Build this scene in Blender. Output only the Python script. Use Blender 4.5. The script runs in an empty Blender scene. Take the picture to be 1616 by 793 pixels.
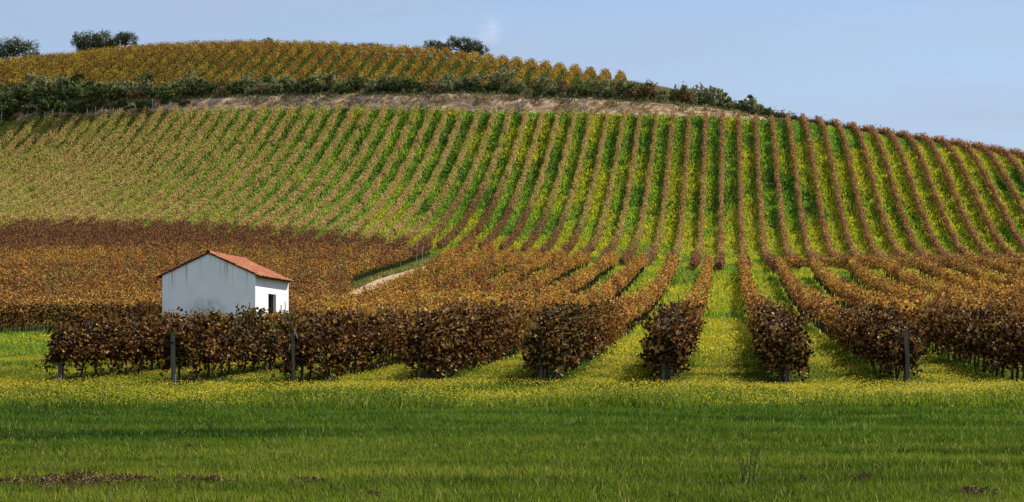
import bpy, math, random
import numpy as np

# ------------------------------------------------------------------ camera, sky, sun, exposure
scene = bpy.context.scene
COL = scene.collection
R = math.radians

FPX, CX, HY = 3125.0, 808.0, 580.0          # focal length and horizon of the photograph, in its pixels
cam_d = bpy.data.cameras.new('camera')
cam = bpy.data.objects.new('camera', cam_d)
COL.objects.link(cam)
cam.location = (0, 0, 0)
cam.rotation_euler = (R(90), 0, 0)
cam_d.sensor_width = 36.0
cam_d.lens = 36.0 * FPX / 1616.0
cam_d.shift_y = (HY - 396.5) / 1616.0
cam_d.clip_start = 0.5
cam_d.clip_end = 20000
scene.camera = cam

SUN_EL = R(40)
SUN_H = (0.66, 0.751)                          # horizontal direction towards the sun: behind the hill, to the right
world = bpy.data.worlds.new('World')
scene.world = world
world.use_nodes = True
wn = world.node_tree
wn.nodes.clear()
w_out = wn.nodes.new('ShaderNodeOutputWorld')
w_bg = wn.nodes.new('ShaderNodeBackground')
w_sky = wn.nodes.new('ShaderNodeTexSky')
w_sky.sky_type = 'NISHITA'
w_sky.sun_disc = False
w_sky.sun_elevation = SUN_EL
w_sky.sun_rotation = math.atan2(SUN_H[0], SUN_H[1])
w_sky.altitude = 1500
w_sky.air_density = 1.0
w_sky.dust_density = 0.1
w_sky.ozone_density = 1.6
w_bg.inputs['Strength'].default_value = 0.057
# a thin veil of high cloud over the blue
def _w(t, **kw):
    n = wn.nodes.new(t)
    for k, v in kw.items(): setattr(n, k, v)
    return n
w_tc = _w('ShaderNodeTexCoord')
w_map = _w('ShaderNodeMapping'); w_map.inputs['Scale'].default_value = (1.0, 1.0, 5.0)
wn.links.new(w_tc.outputs['Generated'], w_map.inputs['Vector'])
w_n = _w('ShaderNodeTexNoise'); w_n.inputs['Scale'].default_value = 4.0; w_n.inputs['Detail'].default_value = 6; w_n.inputs['Distortion'].default_value = .6
wn.links.new(w_map.outputs[0], w_n.inputs['Vector'])
w_r = _w('ShaderNodeMapRange'); wn.links.new(w_n.outputs['Fac'], w_r.inputs[0])
for i_, v_ in zip((1, 2, 3, 4), (.32, .68, .40, .86)): w_r.inputs[i_].default_value = v_
w_mix = _w('ShaderNodeMix', data_type='RGBA')
wn.links.new(w_r.outputs[0], w_mix.inputs[0]); wn.links.new(w_sky.outputs[0], w_mix.inputs[6]); w_mix.inputs[7].default_value = (4.0, 4.82, 6.35, 1)
w_sep = _w('ShaderNodeSeparateXYZ'); wn.links.new(w_tc.outputs['Generated'], w_sep.inputs[0])
w_y = _w('ShaderNodeMapRange', interpolation_type='SMOOTHSTEP'); wn.links.new(w_sep.outputs['Y'], w_y.inputs[0])
for i_, v_ in zip((1, 2, 3, 4), (-.5, .5, 1.0, .0)): w_y.inputs[i_].default_value = v_
w_n2 = _w('ShaderNodeTexNoise'); w_n2.inputs['Scale'].default_value = 2.6; w_n2.inputs['Detail'].default_value = 7  # unseen bright cloud, added overhead and behind the camera to fill the shade
wn.links.new(w_tc.outputs['Generated'], w_n2.inputs['Vector'])
w_r2 = _w('ShaderNodeMapRange', interpolation_type='SMOOTHSTEP'); wn.links.new(w_n2.outputs['Fac'], w_r2.inputs[0])
for i_, v_ in zip((1, 2, 3, 4), (.42, .62, .0, .74)): w_r2.inputs[i_].default_value = v_
w_m = _w('ShaderNodeMath', operation='MULTIPLY'); wn.links.new(w_y.outputs[0], w_m.inputs[0]); wn.links.new(w_r2.outputs[0], w_m.inputs[1])
w_mix2 = _w('ShaderNodeMix', data_type='RGBA')
wn.links.new(w_m.outputs[0], w_mix2.inputs[0]); wn.links.new(w_mix.outputs[2], w_mix2.inputs[6]); w_mix2.inputs[7].default_value = (7.5, 8.7, 10.4, 1)
wn.links.new(w_mix2.outputs[2], w_bg.inputs['Color'])
wn.links.new(w_bg.outputs[0], w_out.inputs['Surface'])

sun_d = bpy.data.lights.new('sun', 'SUN')
sun_d.energy = 5.0
sun_d.angle = R(0.55)
sun_d.color = (1.0, 0.93, 0.82)
sun = bpy.data.objects.new('sun', sun_d)
COL.objects.link(sun)
from mathutils import Vector, Matrix
to_sun = Vector((SUN_H[0] * math.cos(SUN_EL), SUN_H[1] * math.cos(SUN_EL), math.sin(SUN_EL))).normalized()
sun.rotation_euler = to_sun.to_track_quat('Z', 'Y').to_euler()
sun.location = to_sun * 300

vs = scene.view_settings
vs.view_transform = 'Standard'
vs.look = 'None'
vs.exposure = 1.0
vs.gamma = 1.0
vs.use_curve_mapping = False
scene.cycles.max_bounces = 6
scene.cycles.diffuse_bounces = 3
scene.cycles.transmission_bounces = 4
scene.cycles.transparent_max_bounces = 8
scene.cycles.volume_bounces = 1

rng = np.random.default_rng(7)
random.seed(7)

# ------------------------------------------------------------------ helpers
def link(o, parent=None):
    COL.objects.link(o)
    if parent is not None:
        o.parent = parent
    return o

def tag(o, label=None, cat=None, group=None, kind=None):
    if label: o['label'] = label
    if cat: o['category'] = cat
    if group: o['group'] = group
    if kind: o['kind'] = kind
    return o

def empty(name, loc, rz=0.0):
    o = bpy.data.objects.new(name, None)
    o.empty_display_size = 0.3
    o.location = loc
    o.rotation_euler = (0, 0, rz)
    return link(o)

def mesh_from(name, verts, faces, mats, mat_idx=None, smooth=False):
    """verts (N,3); faces: list of int arrays, each (M,k)."""
    me = bpy.data.meshes.new(name)
    verts = np.asarray(verts, dtype=np.float32)
    if not isinstance(faces, list):
        faces = [faces]
    faces = [np.asarray(f, dtype=np.int32) for f in faces if len(f)]
    nl = sum(f.size for f in faces)
    nf = sum(len(f) for f in faces)
    me.vertices.add(len(verts))
    me.vertices.foreach_set('co', verts.ravel())
    me.loops.add(nl)
    me.loops.foreach_set('vertex_index', np.concatenate([f.ravel() for f in faces]))
    me.polygons.add(nf)
    tot = np.concatenate([np.full(len(f), f.shape[1], dtype=np.int32) for f in faces])
    start = np.concatenate([[0], np.cumsum(tot)[:-1]]).astype(np.int32)
    me.polygons.foreach_set('loop_start', start)
    me.polygons.foreach_set('loop_total', tot)
    if mat_idx is not None:
        me.polygons.foreach_set('material_index', np.asarray(mat_idx, dtype=np.int32))
    me.polygons.foreach_set('use_smooth', np.full(nf, bool(smooth)))
    for m in (mats if isinstance(mats, (list, tuple)) else [mats]):
        me.materials.append(m)
    me.update(calc_edges=True)
    return me

def obj(name, me, parent=None):
    return link(bpy.data.objects.new(name, me), parent)

class MB:
    """Collects quads and triangles of one mesh."""
    def __init__(s):
        s.v, s.q, s.t, s.n = [], [], [], 0
        s.qm, s.tm = [], []
    def add(s, v, q=None, t=None, m=0):
        v = np.asarray(v, dtype=np.float64)
        if q is not None and len(q):
            s.q.append(np.asarray(q) + s.n); s.qm.append(np.full(len(q), m))
        if t is not None and len(t):
            s.t.append(np.asarray(t) + s.n); s.tm.append(np.full(len(t), m))
        s.v.append(v); s.n += len(v)
    def box(s, c, d, m=0, rz=0.0):
        x, y, z = [e / 2 for e in d]
        v = np.array([(-x,-y,-z),(x,-y,-z),(x,y,-z),(-x,y,-z),(-x,-y,z),(x,-y,z),(x,y,z),(-x,y,z)])
        ca, sa = math.cos(rz), math.sin(rz)
        v = np.stack([v[:,0]*ca - v[:,1]*sa, v[:,0]*sa + v[:,1]*ca, v[:,2]], 1) + np.asarray(c)
        s.add(v, [(3,2,1,0),(4,5,6,7),(0,1,5,4),(1,2,6,5),(2,3,7,6),(3,0,4,7)], m=m)
    def tube(s, pts, rad, n=6, m=0):
        pts = [Vector(p) for p in pts]
        rings = []
        for i, p in enumerate(pts):
            a = pts[max(0, i-1)]; b = pts[min(len(pts)-1, i+1)]
            d = (b - a).normalized()
            u = d.cross(Vector((0.3, 0.2, 0.93)) if abs(d.z) < 0.9 else Vector((1, 0, 0))).normalized()
            w = d.cross(u)
            r = rad[i] if hasattr(rad, '__len__') else rad
            rings += [tuple(p + (u*math.cos(2*math.pi*k/n) + w*math.sin(2*math.pi*k/n)) * r) for k in range(n)]
        q = []
        for i in range(len(pts) - 1):
            for k in range(n):
                q.append((i*n+k, i*n+(k+1)%n, (i+1)*n+(k+1)%n, (i+1)*n+k))
        e = len(rings)
        rings += [tuple(pts[0]), tuple(pts[-1])]
        t = [(e, (k+1)%n, k) for k in range(n)] + [(e+1, (len(pts)-1)*n+k, (len(pts)-1)*n+(k+1)%n) for k in range(n)]
        s.add(rings, q, t, m)
    def mesh(s, name, mats, smooth=False):
        return mesh_from(name, np.concatenate(s.v), [np.concatenate(a) for a in (s.q, s.t) if a], mats,
                         np.concatenate(s.qm + s.tm), smooth)

def unit(a):
    return a / np.maximum(np.linalg.norm(a, axis=1, keepdims=True), 1e-9)

def leaves(c, nrm, size, r, lobed=False, fold=0.25, aspect=0.85):
    """Leaf blades folded along the midrib: c (N,3), nrm (N,3), size (N,). Returns verts, quads|tris."""
    n = len(c)
    nrm = unit(nrm)
    rnd = unit(r.normal(size=(n, 3)))
    t = unit(rnd - nrm * (rnd * nrm).sum(1, keepdims=True))
    b = np.cross(nrm, t)
    s = size[:, None]
    if lobed:
        prof = [(-.5, 0, 0), (-.42, -.42, 1), (.12, -.5, 1), (.55, 0, 0), (.12, .5, 1), (-.42, .42, 1)]
        f = np.array([(0, 1, 2, 3), (0, 3, 4, 5)])
    else:
        prof = [(-.5, 0, 0), (.0, -.5, 1), (.55, 0, 0), (.0, .5, 1)]
        f = np.array([(0, 1, 2), (0, 2, 3)])
    k = len(prof)
    v = np.empty((n, k, 3))
    for i, (px, py, h) in enumerate(prof):
        v[:, i] = c + t * s * px + b * s * py * aspect + nrm * s * h * fold
    faces = (np.arange(n)[:, None, None] * k + f[None]).reshape(-1, f.shape[1])
    return v.reshape(-1, 3), faces

def smooth_noise(x, y, scale, seed, oct=3):
    """Value noise in about -1..1."""
    out = np.zeros(np.broadcast(x, y).shape); amp = 1.0; tot = 0
    for o in range(oct):
        rs = np.random.default_rng(seed * 31 + o)
        tab = rs.uniform(-1, 1, (64, 64))
        fx = np.asarray(x) / scale * 2**o + 17.3 * o; fy = np.asarray(y) / scale * 2**o + 5.1 * o
        ix = np.floor(fx).astype(int); iy = np.floor(fy).astype(int)
        u = fx - ix; w = fy - iy
        u = u*u*(3-2*u); w = w*w*(3-2*w)
        a = tab[ix % 64, iy % 64]; b_ = tab[(ix+1) % 64, iy % 64]; c = tab[ix % 64, (iy+1) % 64]; d = tab[(ix+1) % 64, (iy+1) % 64]
        out = out + amp * ((a*(1-u)+b_*u)*(1-w) + (c*(1-u)+d*u)*w)
        tot += amp; amp *= .5
    return out / tot

# ------------------------------------------------------------------ materials
def new_mat(name):
    m = bpy.data.materials.new(name)
    m.use_nodes = True
    nt = m.node_tree
    nt.nodes.clear()
    return m, nt

def nd(nt, t, **kw):
    n = nt.nodes.new(t)
    for k, v in kw.items():
        if k.startswith('i_'):
            key = k[2:].replace('_', ' ')
            n.inputs[int(key) if key.isdigit() else key].default_value = v
        else:
            setattr(n, k, v)
    return n

def ramp(nt, stops, src=None, interp='LINEAR'):
    n = nt.nodes.new('ShaderNodeValToRGB')
    cr = n.color_ramp
    cr.interpolation = interp
    while len(cr.elements) < len(stops):
        cr.elements.new(0.5)
    for e, (p, c) in zip(cr.elements, stops):
        e.position = p
        e.color = (c[0], c[1], c[2], 1) if hasattr(c, '__len__') else (c, c, c, 1)
    if src is not None:
        nt.links.new(src, n.inputs[0])
    return n.outputs[0]

def noise(nt, scale, detail=3, vec=None, rough=0.55, dist=0.0):
    n = nd(nt, 'ShaderNodeTexNoise')
    n.inputs['Scale'].default_value = scale
    n.inputs['Detail'].default_value = detail
    n.inputs['Roughness'].default_value = rough
    n.inputs['Distortion'].default_value = dist
    if vec is not None:
        nt.links.new(vec, n.inputs['Vector'])
    return n.outputs['Fac']

def mapped(nt, vec, scale=(1, 1, 1), loc=(0, 0, 0), rot=(0, 0, 0)):
    n = nd(nt, 'ShaderNodeMapping')
    n.inputs['Scale'].default_value = scale
    n.inputs['Location'].default_value = loc
    n.inputs['Rotation'].default_value = rot
    nt.links.new(vec, n.inputs['Vector'])
    return n.outputs[0]

def mixc(nt, fac, a, b, mode='MIX'):
    n = nd(nt, 'ShaderNodeMix', data_type='RGBA', blend_type=mode)
    for v, i in ((fac, 0), (a, 6), (b, 7)):
        if hasattr(v, 'node'):
            nt.links.new(v, n.inputs[i])
        elif hasattr(v, '__len__'):
            n.inputs[i].default_value = (v[0], v[1], v[2], 1)
        else:
            n.inputs[i].default_value = v
    return n.outputs[2]

def mth(nt, op, a, b=0.0, clamp=False):
    n = nd(nt, 'ShaderNodeMath', operation=op, use_clamp=clamp)
    for v, i in ((a, 0), (b, 1)):
        if hasattr(v, 'node'):
            nt.links.new(v, n.inputs[i])
        else:
            n.inputs[i].default_value = v
    return n.outputs[0]

def mrange(nt, v, a, b, c=0.0, d=1.0):
    n = nd(nt, 'ShaderNodeMapRange', interpolation_type='SMOOTHSTEP')
    nt.links.new(v, n.inputs[0])
    for i, x in zip((1, 2, 3, 4), (a, b, c, d)):
        n.inputs[i].default_value = x
    return n.outputs[0]

def thin_surface(nt, color, trans, rough=0.7, spec=0.08):
    p = nd(nt, 'ShaderNodeBsdfPrincipled')
    p.inputs['Roughness'].default_value = rough
    p.inputs['Specular IOR Level'].default_value = spec
    nt.links.new(color, p.inputs['Base Color'])
    t = nd(nt, 'ShaderNodeBsdfTranslucent')
    nt.links.new(color, t.inputs['Color'])
    mx = nd(nt, 'ShaderNodeMixShader')
    mx.inputs[0].default_value = trans
    nt.links.new(p.outputs[0], mx.inputs[1])
    nt.links.new(t.outputs[0], mx.inputs[2])
    o = nd(nt, 'ShaderNodeOutputMaterial')
    nt.links.new(mx.outputs[0], o.inputs['Surface'])

def leaf_material(name, main, other=None, patch=0.15, lo=0.45, hi=0.62, trans=0.3, rough=0.7, spec=0.08):
    """Each leaf takes a colour of the ramp by its own island; patches of the planting lean to the second ramp."""
    m, nt = new_mat(name)
    g = nd(nt, 'ShaderNodeNewGeometry')
    isl = g.outputs['Random Per Island']
    c = ramp(nt, main, isl)
    if other:
        c2 = ramp(nt, other, isl)
        f = mrange(nt, noise(nt, patch, 4, g.outputs['Position']), lo, hi)
        c = mixc(nt, f, c, c2)
    thin_surface(nt, c, trans, rough, spec)
    return m

# vine foliage: dry russet, gold and olive leaves
RUSSET = [(0, (.035,.012,.008)), (.30, (.11,.034,.016)), (.55, (.23,.080,.026)), (.75, (.36,.16,.040)), (.9, (.46,.28,.08)), (1, (.18,.18,.04))]
OLIVE = [(0, (.010,.009,.004)), (.35, (.032,.022,.007)), (.6, (.09,.058,.014)), (.85, (.24,.19,.045)), (1, (.09,.12,.022))]
GOLD = [(0, (.07,.024,.008)), (.25, (.22,.085,.016)), (.55, (.40,.17,.026)), (.82, (.58,.31,.045)), (.93, (.70,.48,.12)), (1, (.26,.26,.04))]
PURPLE = [(0, (.035,.011,.010)), (.4, (.105,.034,.024)), (.72, (.19,.072,.038)), (.9, (.34,.17,.06)), (1, (.20,.19,.05))]
AUTUMN_SHADED = [(0, (.012,.005,.003)), (.35, (.038,.013,.005)), (.60, (.105,.038,.009)), (.80, (.25,.110,.020)), (.93, (.46,.29,.08)), (1, (.13,.15,.03))]  # autumn tones darkened: the shade on the front vines is painted in
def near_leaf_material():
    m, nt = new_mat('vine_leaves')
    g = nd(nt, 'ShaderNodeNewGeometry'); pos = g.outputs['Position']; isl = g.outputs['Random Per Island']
    c = mixc(nt, mrange(nt, noise(nt, .35, 4, pos), .5, .7), ramp(nt, AUTUMN_SHADED, isl), ramp(nt, OLIVE, isl))
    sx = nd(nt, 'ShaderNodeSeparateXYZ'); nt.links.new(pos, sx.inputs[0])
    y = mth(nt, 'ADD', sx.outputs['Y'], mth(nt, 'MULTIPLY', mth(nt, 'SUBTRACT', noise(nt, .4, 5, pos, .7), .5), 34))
    c = mixc(nt, mth(nt, 'MULTIPLY', mrange(nt, y, 48, 80), .8), c, ramp(nt, GOLD, isl))  # the painted shade gives way to gold with depth
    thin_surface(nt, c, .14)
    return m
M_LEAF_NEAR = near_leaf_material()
def field_leaf_material():
    m, nt = new_mat('vine_leaves_field')
    g = nd(nt, 'ShaderNodeNewGeometry'); pos = g.outputs['Position']; isl = g.outputs['Random Per Island']
    c = mixc(nt, mrange(nt, noise(nt, .14, 5, pos, .7), .42, .60), ramp(nt, GOLD, isl), ramp(nt, RUSSET, isl))
    yel = ramp(nt, [(0, (.07,.050,.010)), (.4, (.25,.17,.025)), (.75, (.50,.37,.06)), (1, (.30,.32,.05))], isl)
    c = mixc(nt, mth(nt, 'MULTIPLY', mrange(nt, noise(nt, .36, 4, mapped(nt, pos, (1, 1, 1), (31, 7, 0)), .7), .50, .64), .8), c, yel)
    red = ramp(nt, [(0, (.04,.010,.008)), (.5, (.16,.036,.020)), (1, (.36,.13,.05))], isl)
    c = mixc(nt, mth(nt, 'MULTIPLY', mrange(nt, noise(nt, .45, 4, mapped(nt, pos, (1, 1, 1), (3, 57, 0)), .7), .56, .68), .7), c, red)
    thin_surface(nt, c, .38)
    return m
M_LEAF_FIELD = field_leaf_material()

def left_block_material():
    m, nt = new_mat('vine_leaves_left_block')
    g = nd(nt, 'ShaderNodeNewGeometry')
    isl = g.outputs['Random Per Island']
    gold = ramp(nt, GOLD, isl); rus = ramp(nt, RUSSET, isl); pur = ramp(nt, PURPLE, isl)
    c = mixc(nt, mrange(nt, noise(nt, .09, 5, g.outputs['Position'], .65), .38, .58), gold, rus)
    olv = ramp(nt, [(0, (.035,.030,.010)), (.4, (.12,.095,.028)), (.75, (.27,.22,.06)), (1, (.42,.36,.12))], isl)
    c = mixc(nt, mth(nt, 'MULTIPLY', mrange(nt, noise(nt, .33, 4, mapped(nt, g.outputs['Position'], (1, 1, 1), (31, 7, 0)), .7), .50, .62), .75), c, olv)
    red = ramp(nt, [(0, (.05,.010,.008)), (.5, (.20,.040,.022)), (1, (.40,.14,.05))], isl)
    c = mixc(nt, mth(nt, 'MULTIPLY', mrange(nt, noise(nt, .42, 4, mapped(nt, g.outputs['Position'], (1, 1, 1), (3, 57, 0)), .7), .56, .68), .7), c, red)
    sx = nd(nt, 'ShaderNodeSeparateXYZ'); nt.links.new(g.outputs['Position'], sx.inputs[0])
    y = mth(nt, 'ADD', sx.outputs['Y'], mth(nt, 'MULTIPLY', mth(nt, 'SUBTRACT', noise(nt, .11, 5, g.outputs['Position'], .7), .5), 70))
    y = mth(nt, 'ADD', y, mth(nt, 'MULTIPLY', sx.outputs['X'], .25))
    c = mixc(nt, mth(nt, 'MULTIPLY', mrange(nt, y, 164, 192), .9), c, pur)
    thin_surface(nt, c, .38)
    return m
M_LEAF_LEFT = left_block_material()

def hill_leaf_material():
    m, nt = new_mat('vine_leaves_hill')
    g = nd(nt, 'ShaderNodeNewGeometry')
    isl = g.outputs['Random Per Island']
    tan = ramp(nt, [(0, (.13,.065,.025)), (.3, (.31,.19,.065)), (.6, (.50,.34,.12)), (.85, (.66,.50,.20)), (.93, (.42,.40,.08)), (1, (.22,.32,.04))], isl)
    olv = ramp(nt, [(0, (.10,.11,.02)), (.5, (.28,.30,.05)), (1, (.50,.46,.09))], isl)
    tan = mixc(nt, mth(nt, 'MULTIPLY', mrange(nt, noise(nt, .13, 5, g.outputs['Position'], .7), .45, .62), .75), tan, olv)
    rus = ramp(nt, [(0, (.07,.028,.014)), (.4, (.20,.085,.035)), (.75, (.36,.18,.07)), (1, (.52,.33,.13))], isl)
    sx = nd(nt, 'ShaderNodeSeparateXYZ'); nt.links.new(g.outputs['Position'], sx.inputs[0])
    x = mth(nt, 'ADD', sx.outputs['X'], mth(nt, 'MULTIPLY', mth(nt, 'SUBTRACT', noise(nt, .06, 3, g.outputs['Position']), .5), 50))
    c = mixc(nt, mrange(nt, x, -5, 45), tan, rus)
    uu = mth(nt, 'SUBTRACT', sx.outputs['X'], mth(nt, 'MULTIPLY', sx.outputs['Y'], .1078))
    low = mth(nt, 'ADD', mth(nt, 'ADD', sx.outputs['Y'], mth(nt, 'MULTIPLY', mth(nt, 'MAXIMUM', mth(nt, 'MINIMUM', uu, 0.0), -29.0), 2.0)), mth(nt, 'MULTIPLY', mth(nt, 'SUBTRACT', noise(nt, .1, 2, g.outputs['Position']), .5), 26))
    pur = ramp(nt, PURPLE, isl)
    c = mixc(nt, mth(nt, 'MULTIPLY', mth(nt, 'MULTIPLY', mrange(nt, low, 171, 193, 1, 0), mrange(nt, uu, -36, -28, 0, 1)), .85), c, pur)
    thin_surface(nt, c, .4)
    return m
M_LEAF_HILL = hill_leaf_material()
M_LEAF_TOP = leaf_material('vine_leaves_hilltop',
    [(0, (.06,.035,.008)), (.3, (.19,.11,.016)), (.6, (.38,.25,.028)), (.82, (.56,.41,.05)), (.93, (.28,.29,.045)), (1, (.12,.16,.025))],
    [(0, (.05,.020,.008)), (.5, (.19,.085,.018)), (.85, (.36,.22,.03)), (1, (.16,.17,.03))], 0.28, .40, .56, .42)

def simple_mat(name, stops, scale=6, rough=0.85, spec=0.2, stretch=(1, 1, 1), bump=0.0):
    m, nt = new_mat(name)
    tc = nd(nt, 'ShaderNodeTexCoord')
    v = mapped(nt, tc.outputs['Object'], stretch)
    f = noise(nt, scale, 5, v, .65)
    c = ramp(nt, stops, f)
    p = nd(nt, 'ShaderNodeBsdfPrincipled')
    p.inputs['Roughness'].default_value = rough
    p.inputs['Specular IOR Level'].default_value = spec
    nt.links.new(c, p.inputs['Base Color'])
    if bump:
        b = nd(nt, 'ShaderNodeBump'); b.inputs['Strength'].default_value = bump; b.inputs['Distance'].default_value = .02
        nt.links.new(f, b.inputs['Height']); nt.links.new(b.outputs[0], p.inputs['Normal'])
    o = nd(nt, 'ShaderNodeOutputMaterial')
    nt.links.new(p.outputs[0], o.inputs[0])
    return m

M_BARK = simple_mat('vine_bark', [(.3, (.025,.018,.013)), (.7, (.085,.062,.045))], 14, stretch=(1, 1, .2), bump=.6)
M_POST = simple_mat('weathered_post_wood', [(.3, (.06,.057,.040)), (.55, (.125,.118,.086)), (.75, (.21,.20,.15))], 9, stretch=(2, 2, .15), bump=.5)
M_STAKE = simple_mat('pale_stake', [(.3, (.30,.28,.24)), (.7, (.52,.49,.43))], 5, stretch=(1, 1, .3))
M_TREEBARK = simple_mat('tree_bark', [(.3, (.03,.025,.02)), (.7, (.10,.085,.068))], 5, stretch=(1, 1, .3), bump=.5)
M_TWIG = simple_mat('dry_stalk', [(.3, (.022,.014,.010)), (.7, (.07,.045,.028))], 8)

# ------------------------------------------------------------------ terrain: real heights read off the photograph's perspective
def pchip_slopes(x, y):
    h = np.diff(x); d = np.diff(y) / h
    m = np.zeros_like(y)
    for i in range(1, len(x) - 1):
        if d[i-1] * d[i] > 0:
            w1, w2 = 2*h[i] + h[i-1], h[i] + 2*h[i-1]
            m[i] = (w1 + w2) / (w1 / d[i-1] + w2 / d[i])
    m[0], m[-1] = d[0], d[-1]
    return m

def cols(pts, x):
    p = np.array(pts, float)
    return np.interp(x, p[:, 0], p[:, 1])

TX = np.arange(-700, 2301, 10.0)
TY = np.concatenate([np.arange(-40, 420, 0.5), np.arange(420, 2601, 20.0)])
FOOT_Y = [(-700, 234), (0, 228), (300, 222), (500, 212), (650, 204), (760, 200), (1000, 197), (1150, 196), (1616, 192), (2300, 190)]
FOOT_P = [(-700, 350), (0, 356), (300, 360), (500, 374), (650, 393), (760, 402), (1000, 409), (1150, 411), (1616, 420), (2300, 440)]
TERR_Y = [(-700, 296), (0, 288), (300, 279), (600, 272), (900, 268), (1150, 266), (1300, 262), (1400, 259), (1500, 254), (1616, 246), (2300, 230)]
TERR_P = [(-700, 240), (0, 196), (270, 177), (400, 175), (600, 175), (900, 181), (1150, 188), (1300, 204), (1400, 220), (1500, 235), (1616, 255), (2300, 380)]
BANK_P = [(-700, 215), (0, 168), (300, 156), (600, 150), (760, 152), (900, 158), (1050, 166), (1150, 177), (1250, 193), (1300, 202), (1400, 218), (1500, 233.5), (1616, 254), (2300, 379)]
SHLD_P = [(-700, 200), (0, 150), (300, 146), (600, 144), (760, 143), (900, 144), (1000, 149), (1100, 161), (1150, 171), (1250, 191), (1300, 203), (1400, 220), (1500, 236), (1616, 257), (2300, 384)]
CRST_Y = [(-700, 330), (0, 327), (400, 332), (760, 318), (900, 306), (1000, 300), (1150, 290), (1300, 286), (1616, 270), (2300, 250)]
CRST_P = [(-700, 190), (0, 110), (110, 100), (220, 88), (330, 84), (420, 83), (500, 85), (600, 90), (680, 94), (760, 104), (900, 122), (1000, 136), (1100, 154), (1150, 166), (1200, 182), (1300, 208), (1400, 228), (1500, 246), (1616, 268), (2300, 392)]

def build_table():
    tab = np.zeros((len(TX), len(TY)))
    for i, x in enumerate(TX):
        fy, ty, cy = cols(FOOT_Y, x), cols(TERR_Y, x), cols(CRST_Y, x)
        zf = lambda Y, p: (HY - p) / FPX * Y
        k_ = float(np.interp(x, [470, 850], [0, 1]))
        Y = [-40, 0, 18, 33.3, 43.7, 62, 95.5, 131, 153]
        Z = [-3.0, -1.8, -1.23, -.746, -.42, .17 + .20*k_, 1.44 + .62*k_, 3.48 + 1.35*k_, 6.0 + .95*k_]
        Y.append(fy); Z.append(zf(fy, cols(FOOT_P, x)))
        Y.append(ty); Z.append(zf(ty, cols(TERR_P, x)))
        Y.append(ty + 4); Z.append(zf(ty + 4, cols(BANK_P, x)))
        Y.append(ty + 12); Z.append(zf(ty + 12, cols(SHLD_P, x)))
        Y.append(cy + 2); Z.append(zf(cy + 2, cols(CRST_P, x)))
        zc = Z[-1]
        Y += [cy + 60, cy + 250, 2600]; Z += [zc - 7, zc - 60, -40]
        Y, Z = np.array(Y), np.array(Z)
        m = pchip_slopes(Y, Z)
        k = np.clip(np.searchsorted(Y, TY, side='right') - 1, 0, len(Y) - 2)
        h = Y[k+1] - Y[k]; t = (TY - Y[k]) / h
        tab[i] = ((1+2*t)*(1-t)**2*Z[k] + t*(1-t)**2*h*m[k] + t*t*(3-2*t)*Z[k+1] + t*t*(t-1)*h*m[k+1])
    ker = np.exp(-0.5 * (np.arange(-6, 7) / 2.2)**2); ker /= ker.sum()
    pad = np.pad(tab, ((6, 6), (0, 0)), mode='edge')
    return sum(ker[j] * pad[j:j+len(TX)] for j in range(13))
TAB = build_table()

def height(X, Y):
    X = np.asarray(X, float); Y = np.asarray(Y, float)
    px = np.clip(CX + FPX * X / np.maximum(Y, 22.0), TX[0], TX[-1] - 1)
    fx = (px - TX[0]) / 10.0
    ix = np.floor(fx).astype(int); u = fx - ix
    Yc = np.clip(Y, TY[0], TY[-1] - .01)
    iy = np.clip(np.searchsorted(TY, Yc, side='right') - 1, 0, len(TY) - 2)
    w = (Yc - TY[iy]) / (TY[iy+1] - TY[iy])
    z = (TAB[ix, iy]*(1-u) + TAB[ix+1, iy]*u)*(1-w) + (TAB[ix, iy+1]*(1-u) + TAB[ix+1, iy+1]*u)*w
    z = z + .05 * smooth_noise(X, Y, 5.0, 3, 2) * np.clip((Y - 10) / 20, 0, 1)
    return z

def px_of(X, Y):
    return CX + FPX * np.asarray(X) / np.asarray(Y)

def block_end(u):
    return 151.0 + 2.0 * max(0.0, -u)
LEAN = 0.1078                                  # rows run towards (0.1078, 1) in plan
ROW_RZ = -math.atan(LEAN)
def xu(u, Y):
    return u + LEAN * np.asarray(Y)

# ground sheet
def axis(parts):
    return np.unique(np.concatenate([np.arange(a, b, s) for a, b, s in parts]))
gx = axis([(-2500, -400, 150), (-400, -130, 12), (-130, 90, .8), (90, 400, 12), (400, 2501, 150)])
gy = axis([(-400, -40, 30), (-40, 10, 3), (10, 46, .4), (46, 262, .9), (262, 300, .45), (300, 345, 1), (345, 700, 8), (700, 2601, 100)])
GX, GY = np.meshgrid(gx, gy, indexing='ij')
GZ = height(GX, GY)
BPX = px_of(GX, np.maximum(GY, 5))
bank_y0 = cols(TERR_Y, np.clip(BPX, -700, 2300))
rough = np.clip(1 - np.abs(GY - bank_y0 - 3) / 5, 0, 1) * (BPX < 1260)
GZ = GZ + rough * .35 * smooth_noise(GX, GY, 2.2, 11, 3)
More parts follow.
